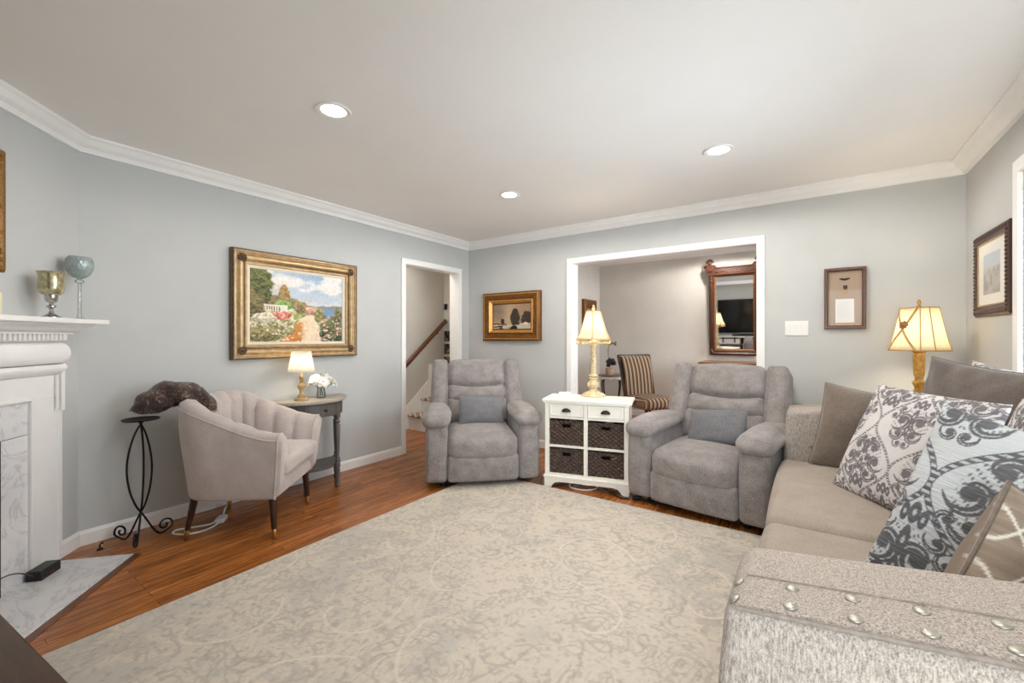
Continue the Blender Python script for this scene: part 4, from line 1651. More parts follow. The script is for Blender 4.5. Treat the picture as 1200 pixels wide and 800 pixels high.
finish('letter', grid_sheet('letter', 0.112, 0.180, 60, 120, letter), M['paint'], t, smooth=False, loc=(0.0, -0.094, 0.0115))
bm = B()
for sx in (-1, 1):
    pts = [(0, 0.008), (sx * 0.012, 0.012), (sx * 0.034, 0.010), (sx * 0.032, 0.003), (sx * 0.022, -0.001), (sx * 0.010, -0.006), (0, -0.008)]
    prism(bm, pts if sx > 0 else pts[::-1], 0.010, 0.014, T(0, 0.143, 0))
obj('wing_badge', bm, M['bronze'], t, smooth=False)
bm = B()
prism(bm, [(-0.013, 0.014), (0.013, 0.014), (0.013, -0.010), (0.0, -0.018), (-0.013, -0.010)], 0.010, 0.013, T(0.004, 0.085, 0))
md_ = obj('medal_ribbon', bm, m_plain('dark_purple_ribbon', (70, 46, 54), 0.8), t, smooth=False)
bm = B()
lathe(bm, [(0.001, 0.010), (0.014, 0.010), (0.014, 0.014), (0.009, 0.016), (0.001, 0.016)], 18, T(0.002, 0.052, 0))
obj('medal', bm, M['brass'], t)
obj('front_glass', box(B(), -W_ / 2 + 0.022, W_ / 2 - 0.022, -H_ / 2 + 0.022, H_ / 2 - 0.022, 0.031, 0.033), M['museum_glass'], t, smooth=False)

# dark carved frame on the right wall
def sketch(u, v):
    c = np.ones(u.shape + (3,)) * np.array((232, 230, 222.0))
    a = 188 + 30 * (fbm(u * 5, v * 5, 51) - 0.5)
    inn = ((u > 0.2) & (u < 0.8) & (v > 0.18) & (v < 0.80)).astype(float)
    k = np.stack([a, a - 2, a - 6], -1)
    k = mixc(k, (150, 140, 128), sst(0.5, 0.7, fbm(u * 12, v * 9, 53)) * sst(0.62, 0.5, v) * 0.6)
    k = mixc(k, (196, 204, 210), sst(0.55, 0.62, v))
    return c * (1 - inn[..., None]) + k * inn[..., None]


CARV = m_wood('dark_red_brown_carved_frame', (40, 22, 18), (84, 54, 46), 0.32, (30, 30, 30), 6)
DK = [(0, 0), (0, 0.012), (0.014, 0.019), (0.034, 0.020), (0.050, 0.015), (0.056, 0.013), (0.061, 0.014), (0.066, 0.010), (0.066, 0)]
PW, PH = 0.572, 0.495
def carve_print(bm):
    nx_, ny_ = 26, 21
    for i in range(nx_):
        for sy in (-1, 1):
            ball(bm, (-PW / 2 + 0.024 + (PW - 0.048) * i / (nx_ - 1), sy * (PH / 2 - 0.024), 0.017), 0.0125, 7, 4, (0.8, 1.3, 0.7))
    for i in range(1, ny_ - 1):
        for sx in (-1, 1):
            ball(bm, (sx * (PW / 2 - 0.024), -PH / 2 + 0.024 + (PH - 0.048) * i / (ny_ - 1), 0.017), 0.0125, 7, 4, (1.3, 0.8, 0.7))


pc = picture('carved_framed_print', 'pale matted print in a dark carved frame on the right wall beside the window', 'picture', (XR - 0.002, -0.538, 1.618), (PI / 2, 0, -PI / 2), PW, PH, DK, CARV,
             [('print', grid_sheet('print', PW - 0.118, PH - 0.118, 70, 60, sketch), M['paint'], 0, 0, 0.009)], carve_print)
obj('gilt_slip', sweep_frame(B(), PW - 0.118, PH - 0.118, [(0, 0.0095), (0, 0.015), (0.008, 0.013), (0.008, 0.0095)]), GILT, pc, smooth=False)

# light switch plate
t = thing('light_switch', 'white triple light switch plate on the back wall', 'light switch', (3.482, -0.001, 1.319))
t.rotation_euler = (PI / 2, 0, 0)
obj('plate', soft(B(), (0.157, 0.118, 0.008), 0.003, 2, M=T(0, 0, 0.004)), M['white_plastic'], t, angle=0.6)
for k in (-1, 0, 1):
    obj('rocker', soft(B(), (0.030, 0.066, 0.006), 0.002, 2, M=T(k * 0.046, 0, 0.009) @ RX(0.08)), M['white_plastic'], t, angle=0.6)
# ------------------------------------------------------------------ recliners
M['seam'] = m_plain('dark_seam_thread', (74, 68, 68), 0.9)


def recliner(name, label, loc, rz):
    t = thing(name, label, 'recliner', loc, rz, 'grey chenille recliners')
    W, D = 0.93, 0.92
    f = M['recliner']
    bm = B()
    box(bm, -0.36, 0.36, -0.40, 0.40, 0.035, 0.12)
    obj('mechanism', bm, M['black_plastic'], t, smooth=False)
    for sx in (-1, 1):
        for sy in (-1, 1):
            obj('foot', lathe(B(), [(0.02, 0.0), (0.026, 0.004), (0.026, 0.03), (0.018, 0.06)], 14, T(sx * 0.33, sy * 0.36, 0)), M['black_plastic'], t)
    for sx in (-1, 1):
        def sd(v, sx=sx):
            x, y, z = v
            return (x, y - 0.012 * (1 - (z / 0.26) ** 2) * (y < -0.3), z + (0.02 * (1 - (x / 0.09) ** 2) if z > 0.1 else 0))
        obj('side_panel', soft(B(), (0.178, 0.87, 0.475), 0.040, (3, 8, 6), (0.010, 0.010, 0), sd, T(sx * 0.386, -0.03, 0.2875)), f, t)

        def pad(v, sx=sx):
            x, y, z = v
            k = (y + 0.35) / 0.70
            s_ = 1.0 - 0.26 * max(0.0, k - 0.35)
            dr_ = -0.030 * max(0.0, 0.30 - k) ** 2 * 8
            return (x * (1.0 - 0.12 * max(0.0, k - 0.5)), y, z * s_ + dr_)
        obj('arm_pad', soft(B(), (0.215, 0.70, 0.120), 0.059, (6, 12, 5), (0.022, 0.015, 0.022), pad, T(sx * 0.388, -0.140, 0.566)), f, t)

    def seat(v):
        x, y, z = v
        return (x, y - 0.025 * (1 - (x / 0.3) ** 2) * (y < 0), z)
    obj('seat_cushion', soft(B(), (0.595, 0.66, 0.215), 0.075, (10, 10, 5), (0, 0.015, 0.030), seat, T(0, -0.150, 0.328)), f, t)
    pts = []
    for i in range(25):
        q = -1 + 2 * i / 24
        pts.append((q * 0.285, -0.405 + 0.01 * q * q, 0.470 + 0.028 * q * q - 0.012 * (1 - q * q) + 0.006))
    bm = B()
    soft(bm, (0.592, 0.11, 0.225), 0.035, (10, 3, 6), (0, 0.018, 0), lambda v: (v.x, v.y - 0.012 * (1 - (v.x / 0.3) ** 2) * (v.y < 0), v.z), T(0, -0.425, 0.165))
    obj('footrest', bm, f, t)
    tilt = -0.42
    MB = T(0, 0.175, 0.388) @ RX(tilt)

    def roll(h, wdt, up, dn, arch):
        def g(v):
            x, y, z = v
            q = 1 - (x / (wdt / 2)) ** 2
            if z < 0:
                z -= dn * q
            else:
                z += (arch if arch else -up) * q
            return (x, y, z)
        return g
    obj('lower_back', soft(B(), (0.585, 0.14, 0.27), 0.05, (10, 4, 6), (0, 0.035, 0.0), roll(0.27, 0.585, 0.035, 0, 0), MB @ T(0, 0.0, 0.145)), f, t)
    obj('lumbar_roll', soft(B(), (0.590, 0.15, 0.190), 0.070, (12, 4, 4), (0, 0.030, 0.0), roll(0.2, 0.6, 0.038, 0.035, 0), MB @ T(0, -0.002, 0.335)), f, t)
    obj('headrest', soft(B(), (0.600, 0.16, 0.265), 0.075, (12, 4, 6), (0, 0.042, 0.012), roll(0.27, 0.60, 0, 0.040, 0.018), MB @ T(0, 0.0, 0.530)), f, t)
    for sx in (-1, 1):
        def wing(v, sx=sx):
            x, y, z = v
            k = (z + 0.31) / 0.62
            return (x * (1 - 0.12 * k) - sx * 0.012 * k, y + 0.05 * (1 - k), z)
        obj('wing', soft(B(), (0.170, 0.23, 0.70), 0.042, (3, 5, 9), (0.010, 0.014, 0.0), wing, MB @ T(sx * 0.374, 0.025, 0.318)), f, t)
    obj('back_panel', soft(B(), (0.78, 0.08, 0.80), 0.035, (6, 2, 6), (0, 0.02, 0), None, MB @ T(0, 0.10, 0.20)), f, t)
    return t


def at_local(loc, rz, p):
    v = RZ(rz) @ Vector(p)
    return Vector(loc) + v


R1 = ((1.032, -1.045, 0.0), math.radians(44.1))
R2 = ((2.958, -0.566, 0.0), math.radians(-7.5))
recliner('recliner', 'grey chenille recliner facing the room between the doorway and the white cabinet', *R1)
recliner('recliner', 'grey chenille recliner between the white cabinet and the sofa arm', *R2)
for (loc, rz), lb, dx, roll_ in ((R1, 'small slate grey pillow on the recliner next to the doorway', 0.02, 0.03), (R2, 'small slate grey pillow on the recliner next to the sofa', 0.03, -0.10)):
    me = pillow_mesh('lumbar_pillow', 0.43, 0.285, 0.15, 34, 0.06, 3 + int(dx * 100), 0.005)
    o = tag(finish('lumbar_pillow', me, M['grey_pillow']), lb, 'pillow', 'slate lumbar pillows on the recliners')
    o.matrix_world = T(*at_local(loc, rz, (dx, 0.0, 0.560))) @ RZ(rz) @ RY(roll_) @ RX(PI / 2 - 0.52)

# ------------------------------------------------------------------ white storage cabinet
CA = math.radians(15.2)
cn = Vector((-math.sin(CA), math.cos(CA), 0))
cf = Vector((2.088, -0.987, 0))
CD = 0.36
cc = cf + cn * (CD / 2)
cb = thing('storage_cabinet', 'cream white storage cabinet with two drawers above four basket openings', 'cabinet', tuple(cc), CA)
cb.scale = (1.05, 1, 1)
W_ = 0.645
yb_, yf_ = CD / 2 - 0.012, -CD / 2 + 0.014
obj('cabinet_top', box(B(), -0.345, 0.345, -CD / 2, CD / 2, 0.712, 0.735, 0.005), M['white_wood'], cb, smooth=False)
bm = B()
for sx in (-1, 1):
    box(bm, sx * W_ / 2 - 0.018 * (sx > 0), sx * W_ / 2 + 0.018 * (sx < 0), yf_, yb_, 0.10, 0.712, 0.002)
    xs = sorted((sx * W_ / 2, sx * (W_ / 2 - 0.034)))
    box(bm, xs[0], xs[1], yf_ - 0.002, yf_ + 0.022, 0.10, 0.700, 0.002)
box(bm, -0.015, 0.015, yf_, yb_, 0.11, 0.700, 0.002)
box(bm, -W_ / 2 + 0.01, W_ / 2 - 0.01, yb_ - 0.008, yb_, 0.10, 0.71)
for (z0, z1) in ((0.575, 0.592), (0.338, 0.356), (0.098, 0.122)):
    box(bm, -W_ / 2 + 0.017, W_ / 2 - 0.017, yf_ + 0.001, yb_ - 0.008, z0, z1, 0.002)
box(bm, -W_ / 2 - 0.010, W_ / 2 + 0.010, yf_ - 0.010, yb_, 0.698, 0.713, 0.004)
obj('carcass', bm, M['white_wood'], cb, smooth=False)
bm = B()
box(bm, -W_ / 2 - 0.012, W_ / 2 + 0.012, yf_ - 0.014, yb_, 0.082, 0.102, 0.005)
pf = [(-W_ / 2 - 0.004, 0.0), (-W_ / 2 + 0.05, 0.0), (-W_ / 2 + 0.058, 0.022), (-W_ / 2 + 0.08, 0.045), (-W_ / 2 + 0.12, 0.055), (W_ / 2 - 0.12, 0.055), (W_ / 2 - 0.08, 0.045), (W_ / 2 - 0.058, 0.022),
      (W_ / 2 - 0.05, 0.0), (W_ / 2 + 0.004, 0.0), (W_ / 2 + 0.004, 0.083), (-W_ / 2 - 0.004, 0.083)]
prism(bm, pf, 0, 0.018, M=Matrix(((1, 0, 0, 0), (0, 0, 1, yf_ - 0.008), (0, 1, 0, 0), (0, 0, 0, 1))))
for sx in (-1, 1):
    ps = [(yf_ - 0.006, 0.0), (yf_ + 0.05, 0.0), (yf_ + 0.06, 0.03), (yf_ + 0.09, 0.05), (yb_ - 0.09, 0.05), (yb_ - 0.06, 0.03), (yb_ - 0.05, 0.0), (yb_, 0.0), (yb_, 0.083), (yf_ - 0.006, 0.083)]
    prism(bm, ps, -0.009, 0.009, M=Matrix(((0, 0, 1, sx * (W_ / 2 - 0.006)), (1, 0, 0, 0), (0, 1, 0, 0), (0, 0, 0, 1))))
obj('bracket_base', bm, M['white_wood'], cb, smooth=False)
for sx in (-1, 1):
    xc = sx * 0.1515
    bm = B()
    box(bm, xc - 0.134, xc + 0.134, yf_ + 0.002, yf_ + 0.20, 0.595, 0.695, 0.001)
    box(bm, xc - 0.134, xc + 0.134, yf_ - 0.004, yf_ + 0.004, 0.595, 0.612, 0.002)
    box(bm, xc - 0.134, xc + 0.134, yf_ - 0.004, yf_ + 0.004, 0.679, 0.695, 0.002)
    box(bm, xc - 0.134, xc - 0.116, yf_ - 0.004, yf_ + 0.004, 0.612, 0.679, 0.002)
    box(bm, xc + 0.116, xc + 0.134, yf_ - 0.004, yf_ + 0.004, 0.612, 0.679, 0.002)
    dr = obj('drawer', bm, M['white_wood'], cb, smooth=False)
    bm = B()
    g = []
    for i in range(15):
        th = PI * i / 14
        g.append([bm.verts.new((xc + 0.037 * math.cos(th), yf_ + 0.001 - 0.026 * math.sin(th) * math.sin(ph), 0.634 + 0.030 * math.sin(th) * math.cos(ph))) for ph in np.linspace(0, PI / 2, 8)])
    for i in range(14):
        for j in range(7):
            try:
                bm.faces.new((g[i][j], g[i + 1][j], g[i + 1][j + 1], g[i][j + 1]))
            except ValueError:
                pass
    bmesh.ops.remove_doubles(bm, verts=bm.verts, dist=1e-5)
    o = obj('cup_pull', bm, M['bronze'], dr, angle=None)
    md = o.modifiers.new('thick', 'SOLIDIFY')
    md.thickness = 0.003


def basket_mesh(w=0.268, d=0.27, h=0.198):
    bm = B()
    rnd = random.Random(5)
    px_, pz_ = 0.0215, 0.0165

    def face(L, origin, ux, nrm, hole):
        nx = int(L / 0.0055)
        nz = int(h / 0.0042)
        G = []
        for j in range(nz + 1):
            z = h * j / nz
            row = []
            k = math.floor(z / pz_)
            for i in range(nx + 1):
                x = -L / 2 + L * i / nx
                e = 0.0075 * math.sin(PI * x / px_ + PI * k) * math.sqrt(abs(math.sin(PI * z / pz_)))
                if i in (0, nx):
                    e = 0
                row.append(bm.verts.new(origin + ux * x + nrm * e + Vector((0, 0, z))))
            G.append(row)
        for j in range(nz):
            for i in range(nx):
                xm = -L / 2 + L * (i + 0.5) / nx
                zm = h * (j + 0.5) / nz
                if hole and abs(xm) < 0.036 and 0.140 < zm < 0.174:
                    continue
                bm.faces.new((G[j][i], G[j][i + 1], G[j + 1][i + 1], G[j + 1][i]))
    face(w, Vector((0, -d / 2, 0)), Vector((1, 0, 0)), Vector((0, -1, 0)), True)
    face(w, Vector((0, d / 2, 0)), Vector((-1, 0, 0)), Vector((0, 1, 0)), True)
    face(d, Vector((w / 2, 0, 0)), Vector((0, 1, 0)), Vector((1, 0, 0)), False)
    face(d, Vector((-w / 2, 0, 0)), Vector((0, -1, 0)), Vector((-1, 0, 0)), False)
    box(bm, -w / 2 + 0.001, w / 2 - 0.001, -d / 2 + 0.001, d / 2 - 0.001, 0.002, 0.006)
    tube(bm, [(-w / 2, -d / 2, h), (w / 2, -d / 2, h), (w / 2, d / 2, h), (-w / 2, d / 2, h)], 0.005, 6, True)
    tube(bm, [(-0.037, -d / 2, 0.139), (0.037, -d / 2, 0.139), (0.037, -d / 2, 0.175), (-0.037, -d / 2, 0.175)], 0.0035, 6, True)
    return bm


bk = None
nm_ = {(-1, 1): 'upper left', (1, 1): 'upper right', (-1, 0): 'lower left', (1, 0): 'lower right'}
for (sx, up), w in nm_.items():
    p = cc + RZ(CA) @ Vector((sx * 0.1515 * 1.05, yf_ + 0.018 + 0.135, 0.3575 if up else 0.1235))
    lb = 'dark woven basket in the %s opening of the white cabinet' % w
    if bk is None:
        bk = obj('woven_basket', basket_mesh(), M['basket'], smooth=True, angle=None)
        md = bk.modifiers.new('thick', 'SOLIDIFY')
        md.thickness = 0.003
        bk.rotation_euler = (0, 0, CA)
        bk.scale = (1.05, 1, 1)
        o = bk
    else:
        o = bk.copy()
        COL.objects.link(o)
    o.location = p
    tag(o, lb, 'basket', 'woven baskets in the white cabinet')
t = thing('flat_box', 'thin white box lying on the left back corner of the white cabinet', 'box', tuple(cc + RZ(CA) @ Vector((-0.235, 0.13, 0.735))), CA + 0.2)
obj('body', soft(B(), (0.11, 0.07, 0.022), 0.006, 2, M=T(0, 0, 0.011)), M['white_plastic'], t, angle=0.6)
obj('lid_seam', box(B(), -0.0553, 0.0553, -0.0353, 0.0353, 0.0135, 0.0147), m_plain('pale_grey_plastic', (190, 190, 190)), t, smooth=False)

# cords on the floor below the cabinet
def floor_cord(name, label, pts, r, m):
    return tag(obj(name, tube(B(), spline(pts, 8), r, 6), m), label, 'cord', 'cords on the floor by the white cabinet')


def cl_(x, y, z=0.007):
    v = cc + RZ(CA) @ Vector((x, y, z))
    return (v.x, v.y, v.z)


floor_cord('power_cord', 'white cord looped on the floor under the white cabinet', [cl_(-0.02, 0.1), cl_(-0.14, -0.02), cl_(-0.13, -0.13), cl_(-0.02, -0.16), cl_(0.07, -0.10), cl_(0.06, -0.02), cl_(-0.05, -0.03), cl_(-0.10, 0.06)], 0.0055, M['white_plastic'])
floor_cord('power_cord', 'black cord trailing under the white cabinet towards the left recliner', [cl_(-0.42, 0.02), cl_(-0.38, -0.16), cl_(-0.30, -0.20), cl_(-0.22, -0.08), cl_(-0.12, 0.02), cl_(0.0, 0.04), cl_(0.1, 0.10)], 0.005, M['black_plastic'])
floor_cord('power_cord', 'black cord tangled on the floor at the right foot of the white cabinet',
           [cl_(0.10, 0.05), cl_(0.16, -0.08), cl_(0.24, -0.19), cl_(0.30, -0.235), cl_(0.38, -0.20), cl_(0.46, -0.215), cl_(0.52, -0.26), cl_(0.60, -0.25), cl_(0.70, -0.30)], 0.006, M['black_plastic'])
floor_cord('power_cord', 'thin grey cord on the floor behind the black one under the cabinet', [cl_(0.02, 0.12), cl_(0.08, -0.05), cl_(0.16, -0.12), cl_(0.22, -0.08), cl_(0.27, -0.16), cl_(0.34, -0.22), cl_(0.44, -0.18)], 0.004, m_plain('grey_cable', (120, 118, 118)))
t = thing('plug_adapter', 'black plug adapter lying on the floor beside the right cabinet foot', 'adapter', cl_(0.40, -0.20, 0), 0.5)
obj('body', soft(B(), (0.07, 0.045, 0.03), 0.007, 2, M=T(0, 0, 0.015)), M['black_plastic'], t)
obj('plug_pins', box(box(B(), 0.034, 0.05, -0.010, -0.006, 0.012, 0.018), 0.034, 0.05, 0.006, 0.010, 0.012, 0.018), M['brass'], t, smooth=False)

# ------------------------------------------------------------------ lamp on the cabinet
lp = thing('buffet_lamp', 'tall lit cream column lamp with beaded bell shade on the white cabinet', 'lamp', (2.024, -0.685, 0.735), 0.35)
lp.scale = (1.03, 1.03, 1.03)
obj('base', lathe(B(), [(0.001, 0), (0.098, 0.0), (0.102, 0.006), (0.098, 0.014), (0.086, 0.018), (0.080, 0.026), (0.062, 0.034), (0.044, 0.042), (0.034, 0.052), (0.032, 0.062), (0.042, 0.072), (0.047, 0.090),
                        (0.046, 0.110), (0.036, 0.130), (0.028, 0.140), (0.036, 0.146), (0.036, 0.154), (0.027, 0.160), (0.040, 0.170), (0.040, 0.178), (0.026, 0.186), (0.0245, 0.30), (0.023, 0.415), (0.030, 0.422),
                        (0.030, 0.432), (0.022, 0.438), (0.030, 0.448), (0.030, 0.462), (0.012, 0.470), (0.010, 0.52), (0.001, 0.52)], 36), M['cream_lamp'], lp, angle=0.9)
bm = B()
for k in range(10):
    a = 2 * PI * k / 10
    ball(bm, (0.044 * math.cos(a), 0.044 * math.sin(a), 0.098), 0.013, 8, 6, (0.7, 0.7, 1.9))
obj('acanthus_band', bm, M['cream_lamp'], lp)
BELL = [(0.150, 0.474), (0.138, 0.498), (0.120, 0.535), (0.102, 0.585), (0.086, 0.640), (0.072, 0.690), (0.064, 0.718)]
sh = shade(lp, BELL, M['shade_cream'], 72, 0, 0, sq=0.75, nside=6)
bm = B()
for k in range(6):
    a = PI / 6 + k * PI / 3 + 0.0
    tube(bm, [((r + 0.0) * 1.0 * ((1 - 0.75) + 0.75 * 1.04) * math.cos(a), r * ((1 - 0.75) + 0.75 * 1.04) * math.sin(a), z) for r, z in BELL], 0.0028, 6)
for r, z in (BELL[0], BELL[-1]):
    ring = []
    for k in range(72):
        a = 2 * PI * k / 72
        b_ = (a + PI / 6) % (PI / 3) - PI / 6
        q = r * (0.25 + 0.75 * math.cos(PI / 6) / math.cos(b_) * 1.04)
        ring.append((q * math.cos(a), q * math.sin(a), z))
    tube(bm, ring, 0.0040, 6, True)
obj('shade_braid', bm, M['shade_trim'], lp)
bm = B()
rnd = random.Random(2)
for k in range(66):
    a = 2 * PI * k / 66
    b_ = (a + PI / 6) % (PI / 3) - PI / 6
    q = 0.150 * (0.25 + 0.75 * math.cos(PI / 6) / math.cos(b_) * 1.04)
    l = rnd.uniform(0.018, 0.030)
    x, y = q * math.cos(a), q * math.sin(a)
    tube(bm, [(x, y, 0.473), (x, y, 0.473 - l)], 0.0010, 4)
    ball(bm, (x, y, 0.473 - l), 0.0058, 7, 5)
obj('bead_fringe', bm, m_plain('amber_beads', (206, 170, 110), 0.2, 0.1, var=0.25, scale=120), lp)
obj('finial', lathe(B(), [(0.004, 0.712), (0.004, 0.724), (0.012, 0.730), (0.014, 0.742), (0.008, 0.752), (0.011, 0.758), (0.004, 0.772), (0.001, 0.774)], 16), M['cream_lamp'], lp)
bm = B()
tube(bm, [(0, 0, 0.515), (0, 0, 0.715)], 0.003, 6)
tube(bm, [(-0.063, 0, 0.716), (0, 0, 0.716), (0.063, 0, 0.716)], 0.002, 6)
obj('harp', bm, M['brass'], lp)
obj('bulb', ball(B(), (0.0, 0, 0.59), 0.020, 14, 8, (1, 1, 1.25)), M['bulb'], lp)
add_point('lamp_light', lp, (0, 0, 0.59), 9.0, (1.0, 0.85, 0.62), 0.045)

# ------------------------------------------------------------------ rug
def rug_raster(u, v):
    x, y = u * 2.85, v * 3.75
    wx = x + 0.14 * (fbm(x * 2.2, y * 2.2, 61, 2) - 0.5)
    wy = y + 0.14 * (fbm(x * 2.2, y * 2.2, 62, 2) - 0.5)
    line = np.zeros_like(u)
    fill = np.zeros_like(u)
    rnd = random.Random(12)
    P = 0.66
    for i in range(-1, 6):
        for j in range(-1, 9):
            cx = (i + 0.5 * (j % 2)) * P + rnd.uniform(-0.05, 0.05)
            cy = j * P * 0.72 + rnd.uniform(-0.05, 0.05)
            sg = 1 if (i + j) % 2 else -1
            dx, dy = (wx - cx) * sg, wy - cy
            r = np.hypot(dx, dy) + 1e-4
            th = np.arctan2(dy, dx) + rnd.uniform(0, 6)
            R_ = 0.34
            # scroll stem
            s_ = (np.log(r / 0.05) * 2.0 - th) / (2 * PI)
            q = (s_ + 0.5) % 1 - 0.5
            fr = np.abs(q) * r * 2 * PI / 2.2
            inside = sst(R_ * 1.04, R_ * 0.92, r) * sst(0.03, 0.05, r)
            line = np.maximum(line, sst(0.012, 0.005, fr) * inside)
            # leaves curling off the stem
            a = th + np.log(r / 0.05) * 0.9
            leaf = 0.30 + 0.16 * np.sin(a * 7.0)
            fill = np.maximum(fill, sst(leaf, leaf - 0.10, np.abs(q - 0.08)) * inside)
            vein = np.abs(np.sin(a * 14.0 + q * 9.0))
            line = np.maximum(line, sst(0.30, 0.08, vein) * sst(leaf, leaf - 0.08, np.abs(q - 0.08)) * inside * 0.55)
    f = fbm(wx * 3.4, wy * 3.4, 68, 3)
    g = fbm(wx * 3.4 + 9, wy * 3.4 + 4, 69, 3)
    stroke = np.maximum(sst(0.17, 0.05, np.abs(((f * 15) % 1) - 0.5)), sst(0.15, 0.05, np.abs(((g * 13) % 1) - 0.5)))
    stroke = stroke * sst(0.38, 0.55, fbm(x * 14, y * 14, 67, 2))
    grey = sst(0.46, 0.60, fbm(wx * 2.6, wy * 2.6, 63, 3)) * (1 - fill)
    c = np.ones(u.shape + (3,)) * np.array((217, 207, 192.0))
    c = mixc(c, (199, 193, 183), grey * 0.8)
    c = mixc(c, (182, 174, 163), stroke * 0.62)
    rim = sst(0.30, 0.55, line) * (1 - sst(0.62, 0.85, line))
    c = mixc(c, (186, 178, 167), rim * 0.6)
    c = mixc(c, (228, 219, 204), sst(0.5, 0.85, line) * 0.65)
    fleck = sst(0.60, 0.72, fbm(x * 48, y * 48, 65, 3))
    c = mixc(c, (172, 164, 154), fleck * (1 - 0.8 * line) * 0.45)
    return c + (fbm(x * 90, y * 90, 66, 2) - 0.5)[..., None] * 14


me = grid_sheet('area_rug', 2.85, 3.75, 520, 680, rug_raster)
RUGC = (1.135 + 2.85 / 2, -1.10 - 3.75 / 2)
rug = finish('area_rug', me, M['rug'], smooth=False)
rug.location = (RUGC[0], RUGC[1] + 0.02, 0.013)
md = rug.modifiers.new('thick', 'SOLIDIFY')
md.thickness = 0.012
md.offset = -1
tag(rug, 'large cream and grey scroll patterned rug covering the middle of the floor', 'rug')
# ------------------------------------------------------------------ sofa
sf = thing('sofa', 'long beige grey tweed sofa with nailhead arms under the shuttered window', 'sofa', (0, 0, 0))
AX0, AX1 = 3.445, 4.40
YN0, YN1 = -3.295, -3.01      # near arm
YF0, YF1 = -0.855, -0.57      # far arm


def slope(x):
    return 0.13 * (x - 3.45)


def sofa_arm(y0, y1, out):
    """track arm, its top rising towards the back; out = side of the piped nailhead strip (-1 towards the camera)"""
    h = 0.69
    zc = 0.08 + h / 2
    L = AX1 - AX0

    def g(v):
        x, y, z = v
        k = (z + h / 2) / h
        zz = z + k * slope(x + (AX0 + AX1) / 2)
        if k > 0.6:
            q = (y * -out) / 0.14          # +1 at the inner edge
            zz += 0.003 - 0.003 * q * q
        yy = y + out * 0.012 * math.sin(PI * min(1.0, k)) * (1 if y * out > 0 else 0)
        return (x - 0.018 * math.sin(PI * k) * (x < 0), yy, zz)
    o = obj('arm', soft(B(), (L, y1 - y0, h), 0.032, (14, 6, 10), (0, 0, 0), g, T((AX0 + AX1) / 2, (y0 + y1) / 2, zc)), M['sofa'], sf)
    yo = y0 if out < 0 else y1
    inn = -out

    def top(x, d):
        q = ((yo + inn * d) - (y0 + y1) / 2) * inn / 0.14
        return (x, yo + inn * d, 0.77 + slope(x) + 0.003 - 0.003 * q * q)
    bm = B()
    pa = [top(x, 0.0065) for x in np.linspace(AX0 + 0.018, AX1 - 0.02, 24)]
    pa = [(p[0], p[1], p[2] - 0.0045) for p in pa]
    fr = [(AX0 + 0.009 - 0.016 * math.sin(PI * k), yo + inn * 0.009, 0.10 + k * 0.64) for k in np.linspace(0, 1, 12)]
    tube(bm, pa, 0.0042, 7)
    tube(bm, fr, 0.0042, 7)
    obj('piping', bm, M['sofa_piping'], o)
    bm = B()
    tube(bm, [(p[0], p[1], p[2] + 0.0005) for p in [top(x, 0.118) for x in np.linspace(AX0 + 0.024, AX1 - 0.03, 20)]], 0.0022, 6)
    obj('seam', bm, M['sofa_piping'], o)
    tree = BVHTree.FromPolygons([v.co for v in o.data.vertices], [p.vertices for p in o.data.polygons])
    for x in np.arange(3.4575, 4.36, 0.0865):
        for d in (0.035, 0.096):
            p, nr, _, _ = tree.ray_cast(Vector((x, yo + inn * d, 2.0)), Vector((0, 0, -1)))
            nr = Vector((-0.13, 0, 1)).normalized() if x > 3.49 else nr
            Mn = T(*(p + nr * 0.0008)) @ nr.to_track_quat('Z', 'Y').to_matrix().to_4x4()
            obj('nailhead', lathe(B(), [(0.0112, -0.001), (0.0112, 0.0005), (0.0095, 0.0022), (0.006, 0.0036), (0.0008, 0.0043)], 14, Mn), M['nail'], o, angle=None)
    return o


sofa_arm(YN0, YN1, -1)
fa = sofa_arm(YF0, YF1, 1)
for x in (3.575, 3.80, 4.03):
    obj('tufting_button', lathe(B(), [(0.001, 0), (0.013, 0.0), (0.012, 0.004), (0.006, 0.007), (0.001, 0.008)], 14, T(x, YF0 + 0.002, 0.56) @ RX(PI / 2)), M['sofa_seat'], fa)
bm = B()
soft(bm, (0.90, YF0 - YN1 + 0.04, 0.22), 0.02, 3, M=T(3.925, (YF0 + YN1) / 2, 0.19))
obj('base', bm, M['sofa'], sf)
ym = (YN1 + YF0) / 2 - 0.06
for (a, b_) in ((YN1 + 0.005, ym - 0.004), (ym + 0.004, YF0 - 0.005)):
    def g(v):
        x, y, z = v
        return (x, y, z)
    obj('seat_cushion', soft(B(), (0.80, b_ - a, 0.185), 0.05, (10, 12, 4), (0.012, 0.0, 0.022), g, T(3.41 + 0.40, (a + b_) / 2, 0.375)), M['sofa_seat'], sf)
bm = B()
soft(bm, (0.19, YF1 - YN0 - 0.02, 0.80), 0.05, (2, 10, 6), M=T(4.315, (YF1 + YN0) / 2, 0.48))
obj('backrest', bm, M['sofa'], sf)
for (x, y) in ((3.52, -3.22), (4.30, -3.22), (3.52, -0.64), (4.30, -0.64)):
    obj('foot', lathe(B(), [(0.018, 0.0), (0.022, 0.004), (0.028, 0.085), (0.001, 0.086)], 16, T(x, y, 0.0)), M['dark_wood'], sf)

